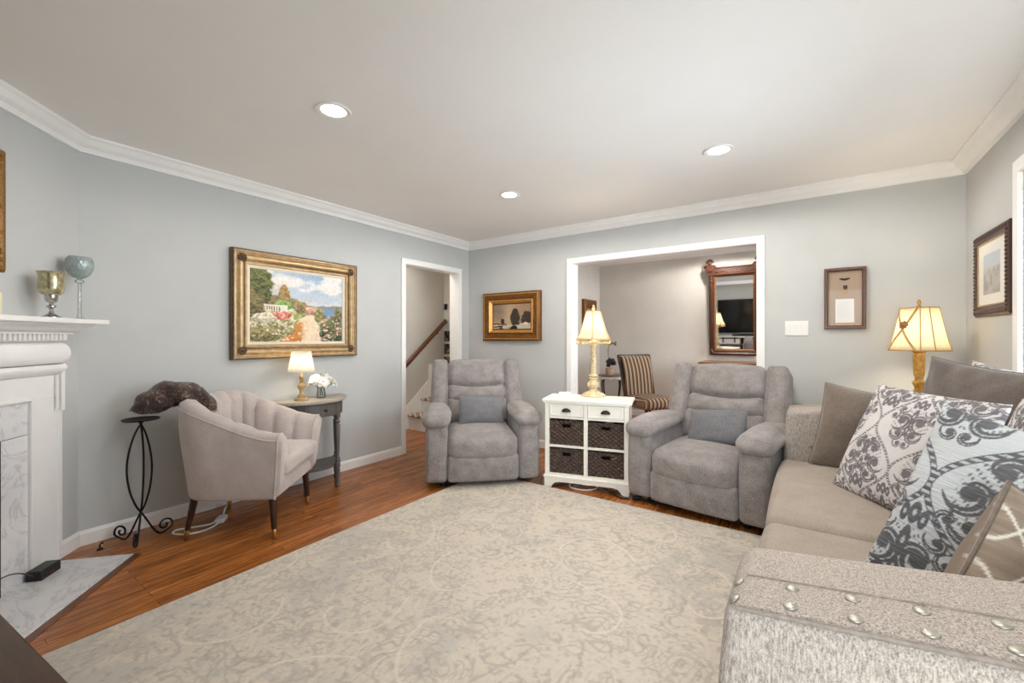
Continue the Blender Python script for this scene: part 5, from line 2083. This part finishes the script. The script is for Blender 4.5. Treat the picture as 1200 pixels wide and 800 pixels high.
# ------------------------------------------------------------------ sofa pillows
def damask_raster(cw, ch, ox, oy, W, ground, dark, band=0.008):
    """half-drop ogee damask: beaded ogee bands round palmettes of comma scrolls"""
    def f(u, v):
        X0 = u * W - ox + 0.006 * (fbm(u * 7, v * 7, 71) - 0.5)
        Y0 = v * W - oy + 0.006 * (fbm(u * 7, v * 7, 72) - 0.5)
        ink = np.zeros_like(u)
        k = cw / 0.30

        def comma(X, Y, cx, cy, s, rot, turn):
            dx, dy = X - cx, (Y - cy)
            r = np.hypot(dx, dy)
            th = np.mod(np.arctan2(dy, dx) * turn + rot, 2 * PI)
            q = th / (1.62 * PI)
            rs = s * (0.30 + 0.72 * q)
            w = s * (0.24 * np.sin(PI * np.clip(0.12 + 0.88 * q, 0, 1)) + 0.03)
            body = sst(1.08, 0.92, np.abs(r - rs) / w) * (q < 1)
            head = sst(1.05, 0.95, r / (s * 0.36))
            slit = sst(0.20, 0.12, np.abs(r - rs - 0.15 * w) / w) * (q > 0.15) * (q < 0.8)
            return np.maximum(body * (1 - 0.9 * slit), head)
        for (a, b_, kind) in ((0, 0, 0), (0.5, 0.5, 1)):
            px = ((X0 / cw - a + 0.5) % 1) - 0.5
            py = ((Y0 / ch - b_ + 0.5) % 1) - 0.5
            X, Y = np.abs(px) * cw / k, py * ch / k
            if kind == 0:
                w = 0.25 * (1 + np.cos(2 * PI * py))
                d = (np.abs(px) - w) * cw / np.sqrt(1 + (PI / 2 * np.sin(2 * PI * py) * cw / ch) ** 2)
                rope = sst(band, band * 0.8, np.abs(d))
                bead = (np.abs(((py * ch / (band * 1.9)) % 1) - 0.5) < 0.22) & (np.abs(d) < band * 0.6)
                ink = np.maximum(ink, rope)
                ink = np.where(bead, ink * 0.12, ink)
                cs = [(0.045, 0.075, 0.044, 0.6, 1), (0.078, 0.012, 0.046, 5.4, 1), (0.052, -0.052, 0.040, 4.6, 1), (0.026, 0.018, 0.032, 2.6, -1), (0.020, 0.118, 0.026, 1.2, -1), (0.092, -0.058, 0.024, 3.4, -1), (0.018, -0.040, 0.026, 0.8, 1)]
                tear = [(0.0, 0.075, 0.014, 0.040), (0.0, -0.012, 0.012, 0.034), (0.0, -0.095, 0.020, 0.030), (0.03, -0.105, 0.012, 0.026)]
            else:
                cs = [(0.042, 0.030, 0.050, 5.9, 1), (0.034, -0.034, 0.036, 4.6, 1), (0.090, 0.052, 0.026, 0.4, -1), (0.060, 0.088, 0.026, 1.6, -1), (0.018, -0.078, 0.022, 4.4, 1)]
                tear = [(0.0, 0.055, 0.012, 0.040), (0.0, -0.012, 0.010, 0.030), (0.0, 0.125, 0.013, 0.026), (0.022, 0.118, 0.010, 0.022)]
            for c_ in cs:
                ink = np.maximum(ink, comma(X, Y, *c_))
            for (tx, ty, ax_, ay_) in tear:
                e = ((X - tx) / ax_) ** 2 + ((Y - ty) / ay_) ** 2
                ink = np.maximum(ink, sst(1.1, 0.9, e) * (1 - 0.9 * sst(0.14, 0.06, e)))
            # small hatched leaves filling the palmette ground
            env = sst(1.0, 0.85, (X / 0.105) ** 2 + ((Y - 0.01) / 0.135) ** 2 if kind == 0 else (X / 0.085) ** 2 + ((Y - 0.01) / 0.085) ** 2)
            hat = sst(0.30, 0.55, np.sin(X * 420) * np.sin(Y * 300 + X * 200))
            ink = np.maximum(ink, env * hat * 0.75 * (ink < 0.3))
        c = np.ones(u.shape + (3,)) * np.array(ground, float)
        fib = 1 - 0.25 * fbm(u * 16, v * 130, 73, 2)
        return mixc(c, dark, ink * fib)
    return f


DW = 0.58
dm = damask_raster(0.30, 0.42, 0.17, 0.17, DW, (212, 208, 206), (104, 98, 100), 0.006)


def cushion(name, label, cat, me, m, BL, TL, TR, w, h, group=None):
    o = tag(finish(name, me, m), label, cat, group)
    place3(o, BL, TL, TR, w, h)
    return o


DP = pillow_mesh('damask_pillow', DW, DW, 0.17, 190, 0.05, 5, 0.003, dm)
cushion('damask_pillow', 'white and grey damask pillow leaning on the taupe pillow at the far sofa end', 'pillow', DP, M['damask'],
        (3.665, -1.36, 0.475), (3.855, -1.242, 0.975), (4.165, -1.685, 0.945), DW, DW, 'damask pillows on the sofa')
o2 = finish('damask_pillow', DP, M['damask'])
tag(o2, 'partly hidden damask pillow at the right edge behind the crinkled one', 'pillow', 'damask pillows on the sofa')
place3(o2, (4.04, -1.99, 0.475), (4.15, -1.93, 0.935), (4.22, -2.45, 0.94), DW, DW)
o3 = bpy.data.objects.new('damask_pillow', DP)
COL.objects.link(o3)
tag(o3, 'damask pillow whose tip peeks out behind the big dark taupe cushion', 'pillow', 'damask pillows on the sofa')
place3(o3, (4.20, -1.01, 0.55), (4.245, -1.035, 1.128), (4.33, -1.50, 1.00), DW, DW)

cd = damask_raster(0.42, 0.56, 0.30, 0.36, 0.61, (190, 194, 196), (78, 78, 82), 0.011)
CP = pillow_mesh('crinkled_pillow', 0.61, 0.61, 0.19, 190, 0.05, 7, 0.004, cd)
cushion('crinkled_pillow', 'crinkled silver and charcoal damask pillow standing in the middle of the sofa', 'pillow', CP, M['crinkle'],
        (3.715, -2.245, 0.460), (3.935, -2.165, 1.035), (4.15, -2.40, 0.835), 0.61, 0.61)

TP = pillow_mesh('taupe_pillow', 0.53, 0.50, 0.17, 40, 0.05, 9, 0.006)
tp = cushion('taupe_pillow', 'plain taupe velvet pillow leaning against the far sofa arm', 'pillow', TP, M['taupe'],
             (3.565, -0.965, 0.482), (3.650, -0.885, 0.980), (4.17, -0.80, 0.960), 0.53, 0.50)
BP = pillow_mesh('taupe_pillow', 0.64, 0.62, 0.17, 46, 0.05, 12, 0.010)
bp = cushion('taupe_pillow', 'big dark taupe pillow with a raised corner against the sofa back', 'pillow', BP, M['taupe_dark'],
             (4.02, -1.06, 0.53), (4.09, -1.085, 1.165), (4.28, -1.56, 1.035), 0.64, 0.62)


def piping_of(par, w, h, pinch, m, r=0.006):
    pts = []
    N = 22
    for (sx, sy, ax) in ((-1, -1, 0), (1, -1, 1), (1, 1, 2), (-1, 1, 3)):
        for i in range(N):
            q = -1 + 2 * i / N
            u, v = ((q, -1), (1, q), (-q, 1), (-1, -q))[ax]
            pts.append((u * w / 2 * (1 - pinch * (1 - v * v) * u * u), v * h / 2 * (1 - pinch * (1 - u * u) * v * v), 0))
    return obj('piping', tube(B(), pts, r, 7, True), m, par)


piping_of(tp, 0.53, 0.50, 0.05, M['taupe'], 0.004)
piping_of(bp, 0.64, 0.62, 0.05, M['taupe_dark'], 0.004)


def geo_front(u, v):
    c = np.ones(u.shape + (3,)) * np.array((148, 132, 116.0))
    c = c + (fbm(u * 6, v * 60, 81) - 0.5)[..., None] * 40
    a, b_ = u * 6.0, v * 3.6
    d1_ = np.abs(((a + b_ + 0.3) % 1) - 0.5)
    d2_ = np.abs(((a - b_ + 0.1) % 1) - 0.5)
    c = mixc(c, (226, 220, 208), sst(0.045, 0.025, d1_))
    c = mixc(c, (226, 220, 208), sst(0.045, 0.025, d2_))
    return c


def geo_back(u, v):
    return np.ones(u.shape + (3,)) * np.array((128, 114, 102.0))


GP = pillow_mesh('diamond_pillow', 0.46, 0.52, 0.20, 150, 0.06, 15, 0.003, geo_front, geo_back)
gp = cushion('diamond_pillow', 'taupe pillow stitched with white diamonds behind the near sofa arm', 'pillow', GP, M['geo'],
             (3.737, -2.814, 0.475), (3.964, -2.606, 0.900), (4.32, -2.33, 0.90), 0.46, 0.52)
piping_of(gp, 0.46, 0.52, 0.06, M['taupe'], 0.006)

# ------------------------------------------------------------------ end table and lamp in the corner
et = thing('end_table', 'dark wooden end table in the corner behind the sofa arm', 'table', (4.14, -0.31, 0))
obj('tabletop', box(B(), -0.23, 0.23, -0.22, 0.22, 0.590, 0.615, 0.005), M['dark_wood'], et, smooth=False)
obj('apron', box(B(), -0.20, 0.20, -0.19, 0.19, 0.50, 0.590, 0.003), M['dark_wood'], et, smooth=False)
for sx in (-1, 1):
    for sy in (-1, 1):
        obj('leg', lathe(B(), [(0.016, 0), (0.022, 0.10), (0.024, 0.45), (0.026, 0.51)], 4, T(sx * 0.185, sy * 0.175, 0), phase=PI / 4), M['dark_wood'], et, smooth=False)
lp = thing('corner_table_lamp', 'lit gilded column lamp with strapped cream shade in the corner behind the sofa', 'lamp', (4.150, -0.35, 0.615))
obj('base', lathe(B(), [(0.0008, 0), (0.0623, 0), (0.0654, 0.010), (0.0578, 0.022), (0.0441, 0.034), (0.0334, 0.06), (0.0304, 0.10), (0.0395, 0.16), (0.0350, 0.22), (0.0258, 0.262), (0.0304, 0.272), (0.0304, 0.285), (0.0228, 0.295),
                        (0.0258, 0.310), (0.0350, 0.328), (0.0350, 0.338), (0.0228, 0.350), (0.0213, 0.365), (0.0274, 0.385), (0.0289, 0.400), (0.0312, 0.510), (0.0319, 0.520), (0.0258, 0.526), (0.0334, 0.534), (0.0395, 0.542), (0.0395, 0.550), (0.0106, 0.556),
                        (0.0091, 0.60), (0.0008, 0.60)], 8, phase=PI / 8), M['gold_lamp'], lp, smooth=False)
SHP = [(0.150, 0.545), (0.139, 0.585), (0.127, 0.640), (0.114, 0.705), (0.102, 0.770), (0.093, 0.820)]
LZ0 = math.radians(-98.7)
shade(lp, SHP, M['shade_cream'], 72, 0, 0, sq=0.35, nside=8)


def shr(z, a=0.0):
    for (r0, z0), (r1, z1) in zip(SHP[:-1], SHP[1:]):
        if z0 <= z <= z1 + 1e-9:
            r = r0 + (r1 - r0) * (z - z0) / (z1 - z0)
            b_ = (a + PI / 8) % (PI / 4) - PI / 8
            return r * (0.65 + 0.35 * math.cos(PI / 8) / math.cos(b_) * 1.04) + 0.001
    return SHP[-1][0]


bm = B()
zs = np.linspace(0.546, 0.819, 14)
for off in (-82, 3, 30, 80, 125, 180, 232):
    a = LZ0 + math.radians(off)
    tube(bm, [(shr(z, a) * math.cos(a), shr(z, a) * math.sin(a), z) for z in zs], 0.0030, 6)
for z in (0.546, 0.819):
    tube(bm, [(shr(z, a) * math.cos(a), shr(z, a) * math.sin(a), z) for a in np.linspace(0, 2 * PI, 73)[:-1]], 0.0042, 6, True)
obj('shade_braid', bm, M['shade_trim'], lp)
bm = B()
for (o0, o1) in ((-76, -6), (-4, -78)):
    pts = []
    for z in zs:
        a = LZ0 + math.radians(o1 + (o0 - o1) * (z - 0.546) / 0.273)
        pts.append((shr(z, a) * math.cos(a), shr(z, a) * math.sin(a), z))
    tube(bm, pts, 0.0062, 6)
obj('shade_strap', bm, M['shade_trim'], lp)
a = LZ0 + math.radians(-38)
zr = 0.708
bm = B()
MR = T(shr(zr, a) * math.cos(a), shr(zr, a) * math.sin(a), zr) @ RZ(a) @ RY(PI / 2 - 0.28)
lathe(bm, [(0.001, 0.0), (0.016, 0.0), (0.018, 0.004), (0.010, 0.010), (0.008, 0.014), (0.001, 0.015)], 16, MR)
for k in range(8):
    q = 2 * PI * k / 8
    ball(bm, (0.020 * math.cos(q), 0.020 * math.sin(q), 0.004), 0.0085, 7, 5, (1, 1, 0.6), MR)
obj('rosette', bm, M['rosette'], lp)
obj('finial', lathe(B(), [(0.005, 0.812), (0.015, 0.820), (0.010, 0.834), (0.005, 0.840), (0.009, 0.852), (0.010, 0.862), (0.005, 0.874), (0.001, 0.876)], 16), M['brass'], lp)
bm = B()
tube(bm, [(0, 0, 0.59), (0, 0, 0.82)], 0.003, 6)
for k in range(3):
    q = 2 * PI * k / 3
    tube(bm, [(0, 0, 0.818), (0.091 * math.cos(q), 0.091 * math.sin(q), 0.818)], 0.002, 5)
obj('harp', bm, M['brass'], lp)
obj('bulb', ball(B(), (0.0, 0, 0.67), 0.020, 14, 8, (1, 1, 1.25)), M['bulb'], lp)
add_point('lamp_light', lp, (0, 0, 0.67), 13.0, (1.0, 0.85, 0.62), 0.045)
# ------------------------------------------------------------------ dining room beyond the opening
st_ = NT('striped_upholstery_weave')
tc = st_.new('ShaderNodeTexCoord')
sep = st_.new('ShaderNodeSeparateXYZ')
st_.link(tc.outputs['Object'], sep.inputs[0])
mu = st_.new('ShaderNodeMath', operation='MULTIPLY')
mu.inputs[1].default_value = 17.0
st_.link(sep.outputs[0], mu.inputs[0])
fr_ = st_.new('ShaderNodeMath', operation='FRACT')
st_.link(mu.outputs[0], fr_.inputs[0])
rp = st_.new('ShaderNodeValToRGB')
rp.color_ramp.interpolation = 'CONSTANT'
el = rp.color_ramp.elements
stops = [(0.0, (50, 34, 28)), (0.20, (132, 104, 78)), (0.34, (72, 52, 42)), (0.42, (186, 160, 126)), (0.62, (72, 52, 42)), (0.70, (142, 112, 84)), (0.86, (50, 34, 28))]
while len(el) < len(stops):
    el.new(0.5)
for e, (p, c) in zip(el, stops):
    e.position = p
    e.color = lin(c)
st_.link(fr_.outputs[0], rp.inputs[0])
st_.link(rp.outputs[0], st_.p.inputs['Base Color'])
st_.set(Roughness=0.8)
STR = st_.m

dc = thing('dining_chair', 'armless dining chair in brown and cream striped upholstery beyond the opening', 'chair', (1.80, 1.58, 0), math.radians(55))


def scoop(v):
    x, y, z = v
    return (x * (1.0 + 0.08 * (z / 0.28)), y + 0.05 * (z / 0.28) * (z / 0.28) * (z > 0), z)


obj('backrest', soft(B(), (0.46, 0.085, 0.56), 0.035, (8, 2, 8), (0, 0.012, 0.0), scoop, T(0, 0.235, 0.715) @ RX(-0.16)), STR, dc)
bm = B()
MBk = T(0, 0.235, 0.715) @ RX(-0.16)
soft(bm, (0.53, 0.06, 0.045), 0.018, (6, 2, 2), M=MBk @ T(0, 0.050, 0.280))
for sx in (-1, 1):
    tube(bm, [MBk @ Vector((sx * q, yy, z)) for q, yy, z in ((0.258, 0.048, 0.29), (0.248, 0.025, 0.1), (0.232, 0.0, -0.28))], [0.017, 0.018, 0.020], 8)
obj('back_frame', bm, M['dark_wood'], dc)
obj('seat', soft(B(), (0.52, 0.58, 0.135), 0.045, (8, 8, 3), (0.01, 0.012, 0.018), lambda v: (v.x * (1.0 - 0.06 * (v.y / 0.26)), v.y, v.z), T(0, -0.02, 0.395)), STR, dc)
for sx in (-1, 1):
    obj('leg', tube(B(), [(sx * 0.215, -0.235, 0.335), (sx * 0.215, -0.238, 0.2), (sx * 0.212, -0.235, 0.0)], [0.024, 0.020, 0.014], 10), M['dark_wood'], dc)
    obj('leg', tube(B(), [(sx * 0.20, 0.215, 0.345), (sx * 0.20, 0.23, 0.2), (sx * 0.20, 0.285, 0.0)], [0.022, 0.019, 0.015], 10), M['dark_wood'], dc)

# small side table with scalloped apron
stb = thing('side_table', 'small dark side table with white scalloped apron in the dining room corner', 'table', (1.02, 2.22, 0), 0.3)
prism(bm := B(), [(0.20 * math.cos(a), 0.20 * math.sin(a)) for a in np.linspace(0, 2 * PI, 33)[:-1]], 0.645, 0.662)
obj('tabletop', bm, m_wood('grey_brown_tabletop', (92, 78, 70), (130, 112, 100), 0.4), stb, angle=0.5)
bm = B()
A_, B_ = [], []
for k in range(96):
    a = 2 * PI * k / 96
    dz = 0.055 - 0.022 * abs(math.sin(4 * a))
    A_.append((bm.verts.new((0.185 * math.cos(a), 0.185 * math.sin(a), 0.645)), bm.verts.new((0.185 * math.cos(a), 0.185 * math.sin(a), 0.645 - dz))))
for k in range(96):
    p, q = A_[k], A_[(k + 1) % 96]
    bm.faces.new((p[0], q[0], q[1], p[1]))
o = obj('scalloped_apron', bm, M['trim'], stb, angle=None)
md = o.modifiers.new('thick', 'SOLIDIFY')
md.thickness = 0.012
for k in range(4):
    a = PI / 4 + k * PI / 2
    c_, s_ = math.cos(a), math.sin(a)
    obj('leg', tube(B(), spline([(0.165 * c_, 0.165 * s_, 0.63), (0.185 * c_, 0.185 * s_, 0.50), (0.150 * c_, 0.150 * s_, 0.25), (0.150 * c_, 0.150 * s_, 0.08), (0.185 * c_, 0.185 * s_, 0.0)], 5), 0.010, 8), M['bronze'], stb)
t = thing('potted_orchid', 'dark leaved plant with an arching beaded stem in a tan pot on the side table', 'plant', (1.00, 2.20, 0.662))
obj('pot', lathe(B(), [(0.001, 0), (0.050, 0), (0.062, 0.02), (0.066, 0.06), (0.060, 0.10), (0.062, 0.108), (0.054, 0.108), (0.052, 0.09), (0.001, 0.088)], 24), M['tan_pot'], t)
bm = B()
rnd = random.Random(6)
for k in range(34):
    d = Vector((rnd.uniform(-1, 1), rnd.uniform(-1, 1), rnd.uniform(-0.5, 1))).normalized()
    c0 = Vector((0.02, 0.0, 0.185))
    p = c0 + d * 0.055
    ball(bm, p, rnd.uniform(0.022, 0.034), 7, 5, (1, 1, 0.8))
obj('foliage', bm, m_plain('near_black_leaves', (34, 32, 34), 0.6, var=0.3, scale=40), t)
obj('stem', tube(B(), spline([(0, 0, 0.10), (-0.02, 0, 0.30), (-0.02, 0, 0.42), (0.02, -0.02, 0.49), (0.10, -0.03, 0.51)], 6), 0.004, 6), M['bronze'], t)
for (x, y, z) in ((0.02, -0.02, 0.478), (0.055, -0.028, 0.488), (0.09, -0.03, 0.485), (0.112, -0.03, 0.505), (0.105, -0.02, 0.470)):
    obj('blossom', ball(B(), (x, y, z), 0.017, 8, 5, (1, 1, 0.8)), m_plain('dusky_blossom', (96, 86, 80), 0.7), t)
pc = picture('small_gilt_picture', 'small gilded picture on the dining room side wall behind the lamp', 'picture', (0.662, 2.13, 1.575), (PI / 2, 0, PI / 2), 0.44, 0.54, SM, GOLD2,
             [('canvas', grid_sheet('canvas', 0.18, 0.28, 30, 40, dusk), M['paint'], 0, 0, 0.016)])

# carved mirror, hung leaning forward a little at the top
TILT = math.radians(2.6)
MYAW = 0.6
mr = thing('wall_mirror', 'tall carved walnut wall mirror reflecting the television', 'mirror', (2.705, 2.545, 0.985))
mr.rotation_euler = (PI / 2 + TILT, 0, math.radians(MYAW))
MW, MH = 0.70, 1.215
obj('frame', sweep_frame(B(), MW - 0.06, MH - 0.02, [(0, 0), (0, 0.032), (0.010, 0.040), (0.030, 0.040), (0.040, 0.032), (0.062, 0.032), (0.070, 0.022), (0.070, 0)], T(0, MH / 2, 0)), M['mirror_wood'], mr, angle=0.4)
obj('gilt_slip', sweep_frame(B(), MW - 0.20, MH - 0.16, [(0, 0.004), (0, 0.026), (0.012, 0.020), (0.020, 0.012), (0.020, 0.004)], T(0, MH / 2, 0)), GOLD2, mr, smooth=False)
obj('mirror_glass', box(B(), -MW / 2 + 0.10, MW / 2 - 0.10, 0.075, MH - 0.085, 0.002, 0.008), M['mirror'], mr, smooth=False)
bm = B()
box(bm, -MW / 2 + 0.01, MW / 2 - 0.01, MH - 0.075, MH + 0.035, 0.0, 0.052, 0.006)
box(bm, -MW / 2 - 0.005, MW / 2 + 0.005, MH + 0.020, MH + 0.042, 0.0, 0.066, 0.006)
for k in range(7):
    ball(bm, (-0.21 + 0.07 * k, MH - 0.030, 0.052), 0.016, 8, 5, (1.6, 0.8, 0.6))
obj('cornice', bm, M['mirror_wood'], mr, smooth=False)
for sx in (-1, 1):
    bm = B()
    xc = sx * (MW / 2 - 0.045)
    box(bm, xc - 0.050, xc + 0.050, MH - 0.02, MH + 0.062, 0.0, 0.072, 0.008)
    box(bm, xc - 0.062, xc + 0.062, MH + 0.056, MH + 0.072, 0.0, 0.078, 0.005)
    ball(bm, (xc, MH + 0.105, 0.036), 0.030, 10, 6, (1.1, 1.1, 0.8))
    for k in range(5):
        a = PI * (0.08 + 0.84 * k / 4)
        ball(bm, (xc + 0.042 * math.cos(a), MH + 0.105 + 0.045 * math.sin(a), 0.034), 0.016, 8, 5)
    for s2 in (-1, 1):
        ball(bm, (xc + s2 * 0.066, MH + 0.050, 0.034), 0.016, 8, 5)
    obj('finial', bm, M['mirror_wood'], mr, smooth=False)
for sx in (-1, 1):
    bm = B()
    for (z, r) in ((0.05, 0.022), (MH - 0.16, 0.020)):
        ball(bm, (sx * (MW / 2 - 0.066), z, 0.036), r, 9, 6, (1, 1, 0.6))
    box(bm, sx * (MW / 2 - 0.066) - 0.012, sx * (MW / 2 - 0.066) + 0.012, 0.10, MH - 0.21, 0.036, 0.047, 0.003)
    obj('carved_boss', bm, M['mirror_wood'], mr)
# sideboard under the mirror
sb = thing('sideboard', 'brown wooden sideboard under the carved mirror, hidden behind the recliner', 'sideboard', (2.98, 2.335, 0))
obj('top', box(B(), -0.665, 0.665, -0.235, 0.235, 0.885, 0.912, 0.005), m_wood('honey_sideboard', (112, 70, 42), (156, 106, 66), 0.35, (1.2, 14, 14)), sb, smooth=False)
obj('body', box(B(), -0.64, 0.64, -0.21, 0.225, 0.12, 0.885, 0.004), M['white_wood'], sb, smooth=False)
for k in range(3):
    d_ = obj('door', box(B(), -0.62 + k * 0.415, -0.215 + k * 0.415, -0.228, -0.205, 0.15, 0.80, 0.004), M['white_wood'], sb, smooth=False)
    obj('knob', ball(B(), (-0.25 + k * 0.415, -0.24, 0.55), 0.014), M['bronze'], d_)
for sx in (-1, 1):
    for sy in (-1, 1):
        obj('leg', tube(B(), [(sx * 0.60, sy * 0.18, 0.13), (sx * 0.60, sy * 0.18, 0.0)], [0.026, 0.018], 10), M['white_wood'], sb)

# ------------------------------------------------------------------ behind the camera: what the mirror shows
tv = thing('television', 'large black flat television above the white media console', 'television', (TVX, -4.765, 0))
obj('screen', box(B(), -0.84, 0.84, -0.004, 0.030, TVZ, TVZ + 0.95, 0.004), m_plain('dark_tv_screen', (6, 6, 8), 0.12), tv, smooth=False)
obj('bezel', sweep_frame(B(), 1.70, 0.97, [(0, 0), (0, 0.04), (0.012, 0.04), (0.012, 0)], T(0, -0.006, TVZ + 0.475) @ RX(-PI / 2)), M['black_plastic'], tv, smooth=False)
obj('wall_bracket', box(B(), -0.2, 0.2, -0.044, -0.003, TVZ + 0.25, TVZ + 0.6), M['black_plastic'], tv, smooth=False)
mc = thing('media_console', 'white media console with sliding barn doors under the television', 'media console', (TVX, -4.57, 0))
bm = B()
box(bm, -0.80, 0.80, -0.21, 0.21, 0.62, 0.65, 0.004)
for x in (-0.80, -0.29, 0.26, 0.77):
    box(bm, x, x + 0.03, -0.20, 0.19, 0.0, 0.62)
box(bm, -0.79, 0.79, -0.20, -0.19, 0.05, 0.62)
for z in (0.05, 0.33):
    box(bm, -0.79, 0.79, -0.19, 0.18, z, z + 0.02)
obj('carcass', bm, M['white_wood'], mc, smooth=False)
obj('interior', box(B(), -0.77, 0.77, -0.188, -0.18, 0.07, 0.615), M['black_plastic'], mc, smooth=False)
for x in (-0.52, 0.52):
    bm = B()
    box(bm, x - 0.27, x + 0.27, 0.20, 0.22, 0.06, 0.58, 0.002)
    for (p, q, r, s2) in ((-0.27, 0.27, 0.06, 0.12), (-0.27, 0.27, 0.52, 0.58), (-0.27, -0.21, 0.12, 0.52), (0.21, 0.27, 0.12, 0.52)):
        box(bm, x + p, x + q, 0.22, 0.23, r, s2, 0.001)
    d_ = obj('barn_door', bm, M['white_wood'], mc, smooth=False)
    for s2 in (-0.15, 0.15):
        obj('hanger', box(B(), x + s2 - 0.015, x + s2 + 0.015, 0.23, 0.237, 0.48, 0.63), M['black_iron'], d_, smooth=False)
obj('rail', box(B(), -0.79, 0.79, 0.222, 0.229, 0.592, 0.612), M['black_iron'], mc, smooth=False)
t = thing('soundbar', 'black soundbar lying on the white media console', 'soundbar', (TVX, -4.53, 0.65))
obj('body', soft(B(), (0.9, 0.09, 0.06), 0.015, 2, M=T(0, 0, 0.03)), M['black_plastic'], t)
obj('grille', box(B(), -0.42, 0.42, 0.044, 0.047, 0.01, 0.05), M['bronze'], t, smooth=False)

# dark wooden coffee table whose corner shows at the lower left
tb = thing('coffee_table', 'dark walnut coffee table whose corner shows at the lower left edge', 'table', (1.84, -4.255, 0), 0.115)
obj('tabletop', box(B(), -0.62, 0.62, 0.0, 0.30, 0.425, 0.455, 0.006), M['table_wood'], tb, smooth=False)
obj('apron', box(B(), -0.57, 0.57, 0.03, 0.25, 0.345, 0.425, 0.003), M['table_wood'], tb, smooth=False)
for x in (-0.54, 0.54):
    for y in (0.06, 0.23):
        obj('leg', tube(B(), [(x, y, 0.36), (x, y, 0.0)], [0.034, 0.024], 4), M['table_wood'], tb, smooth=False)
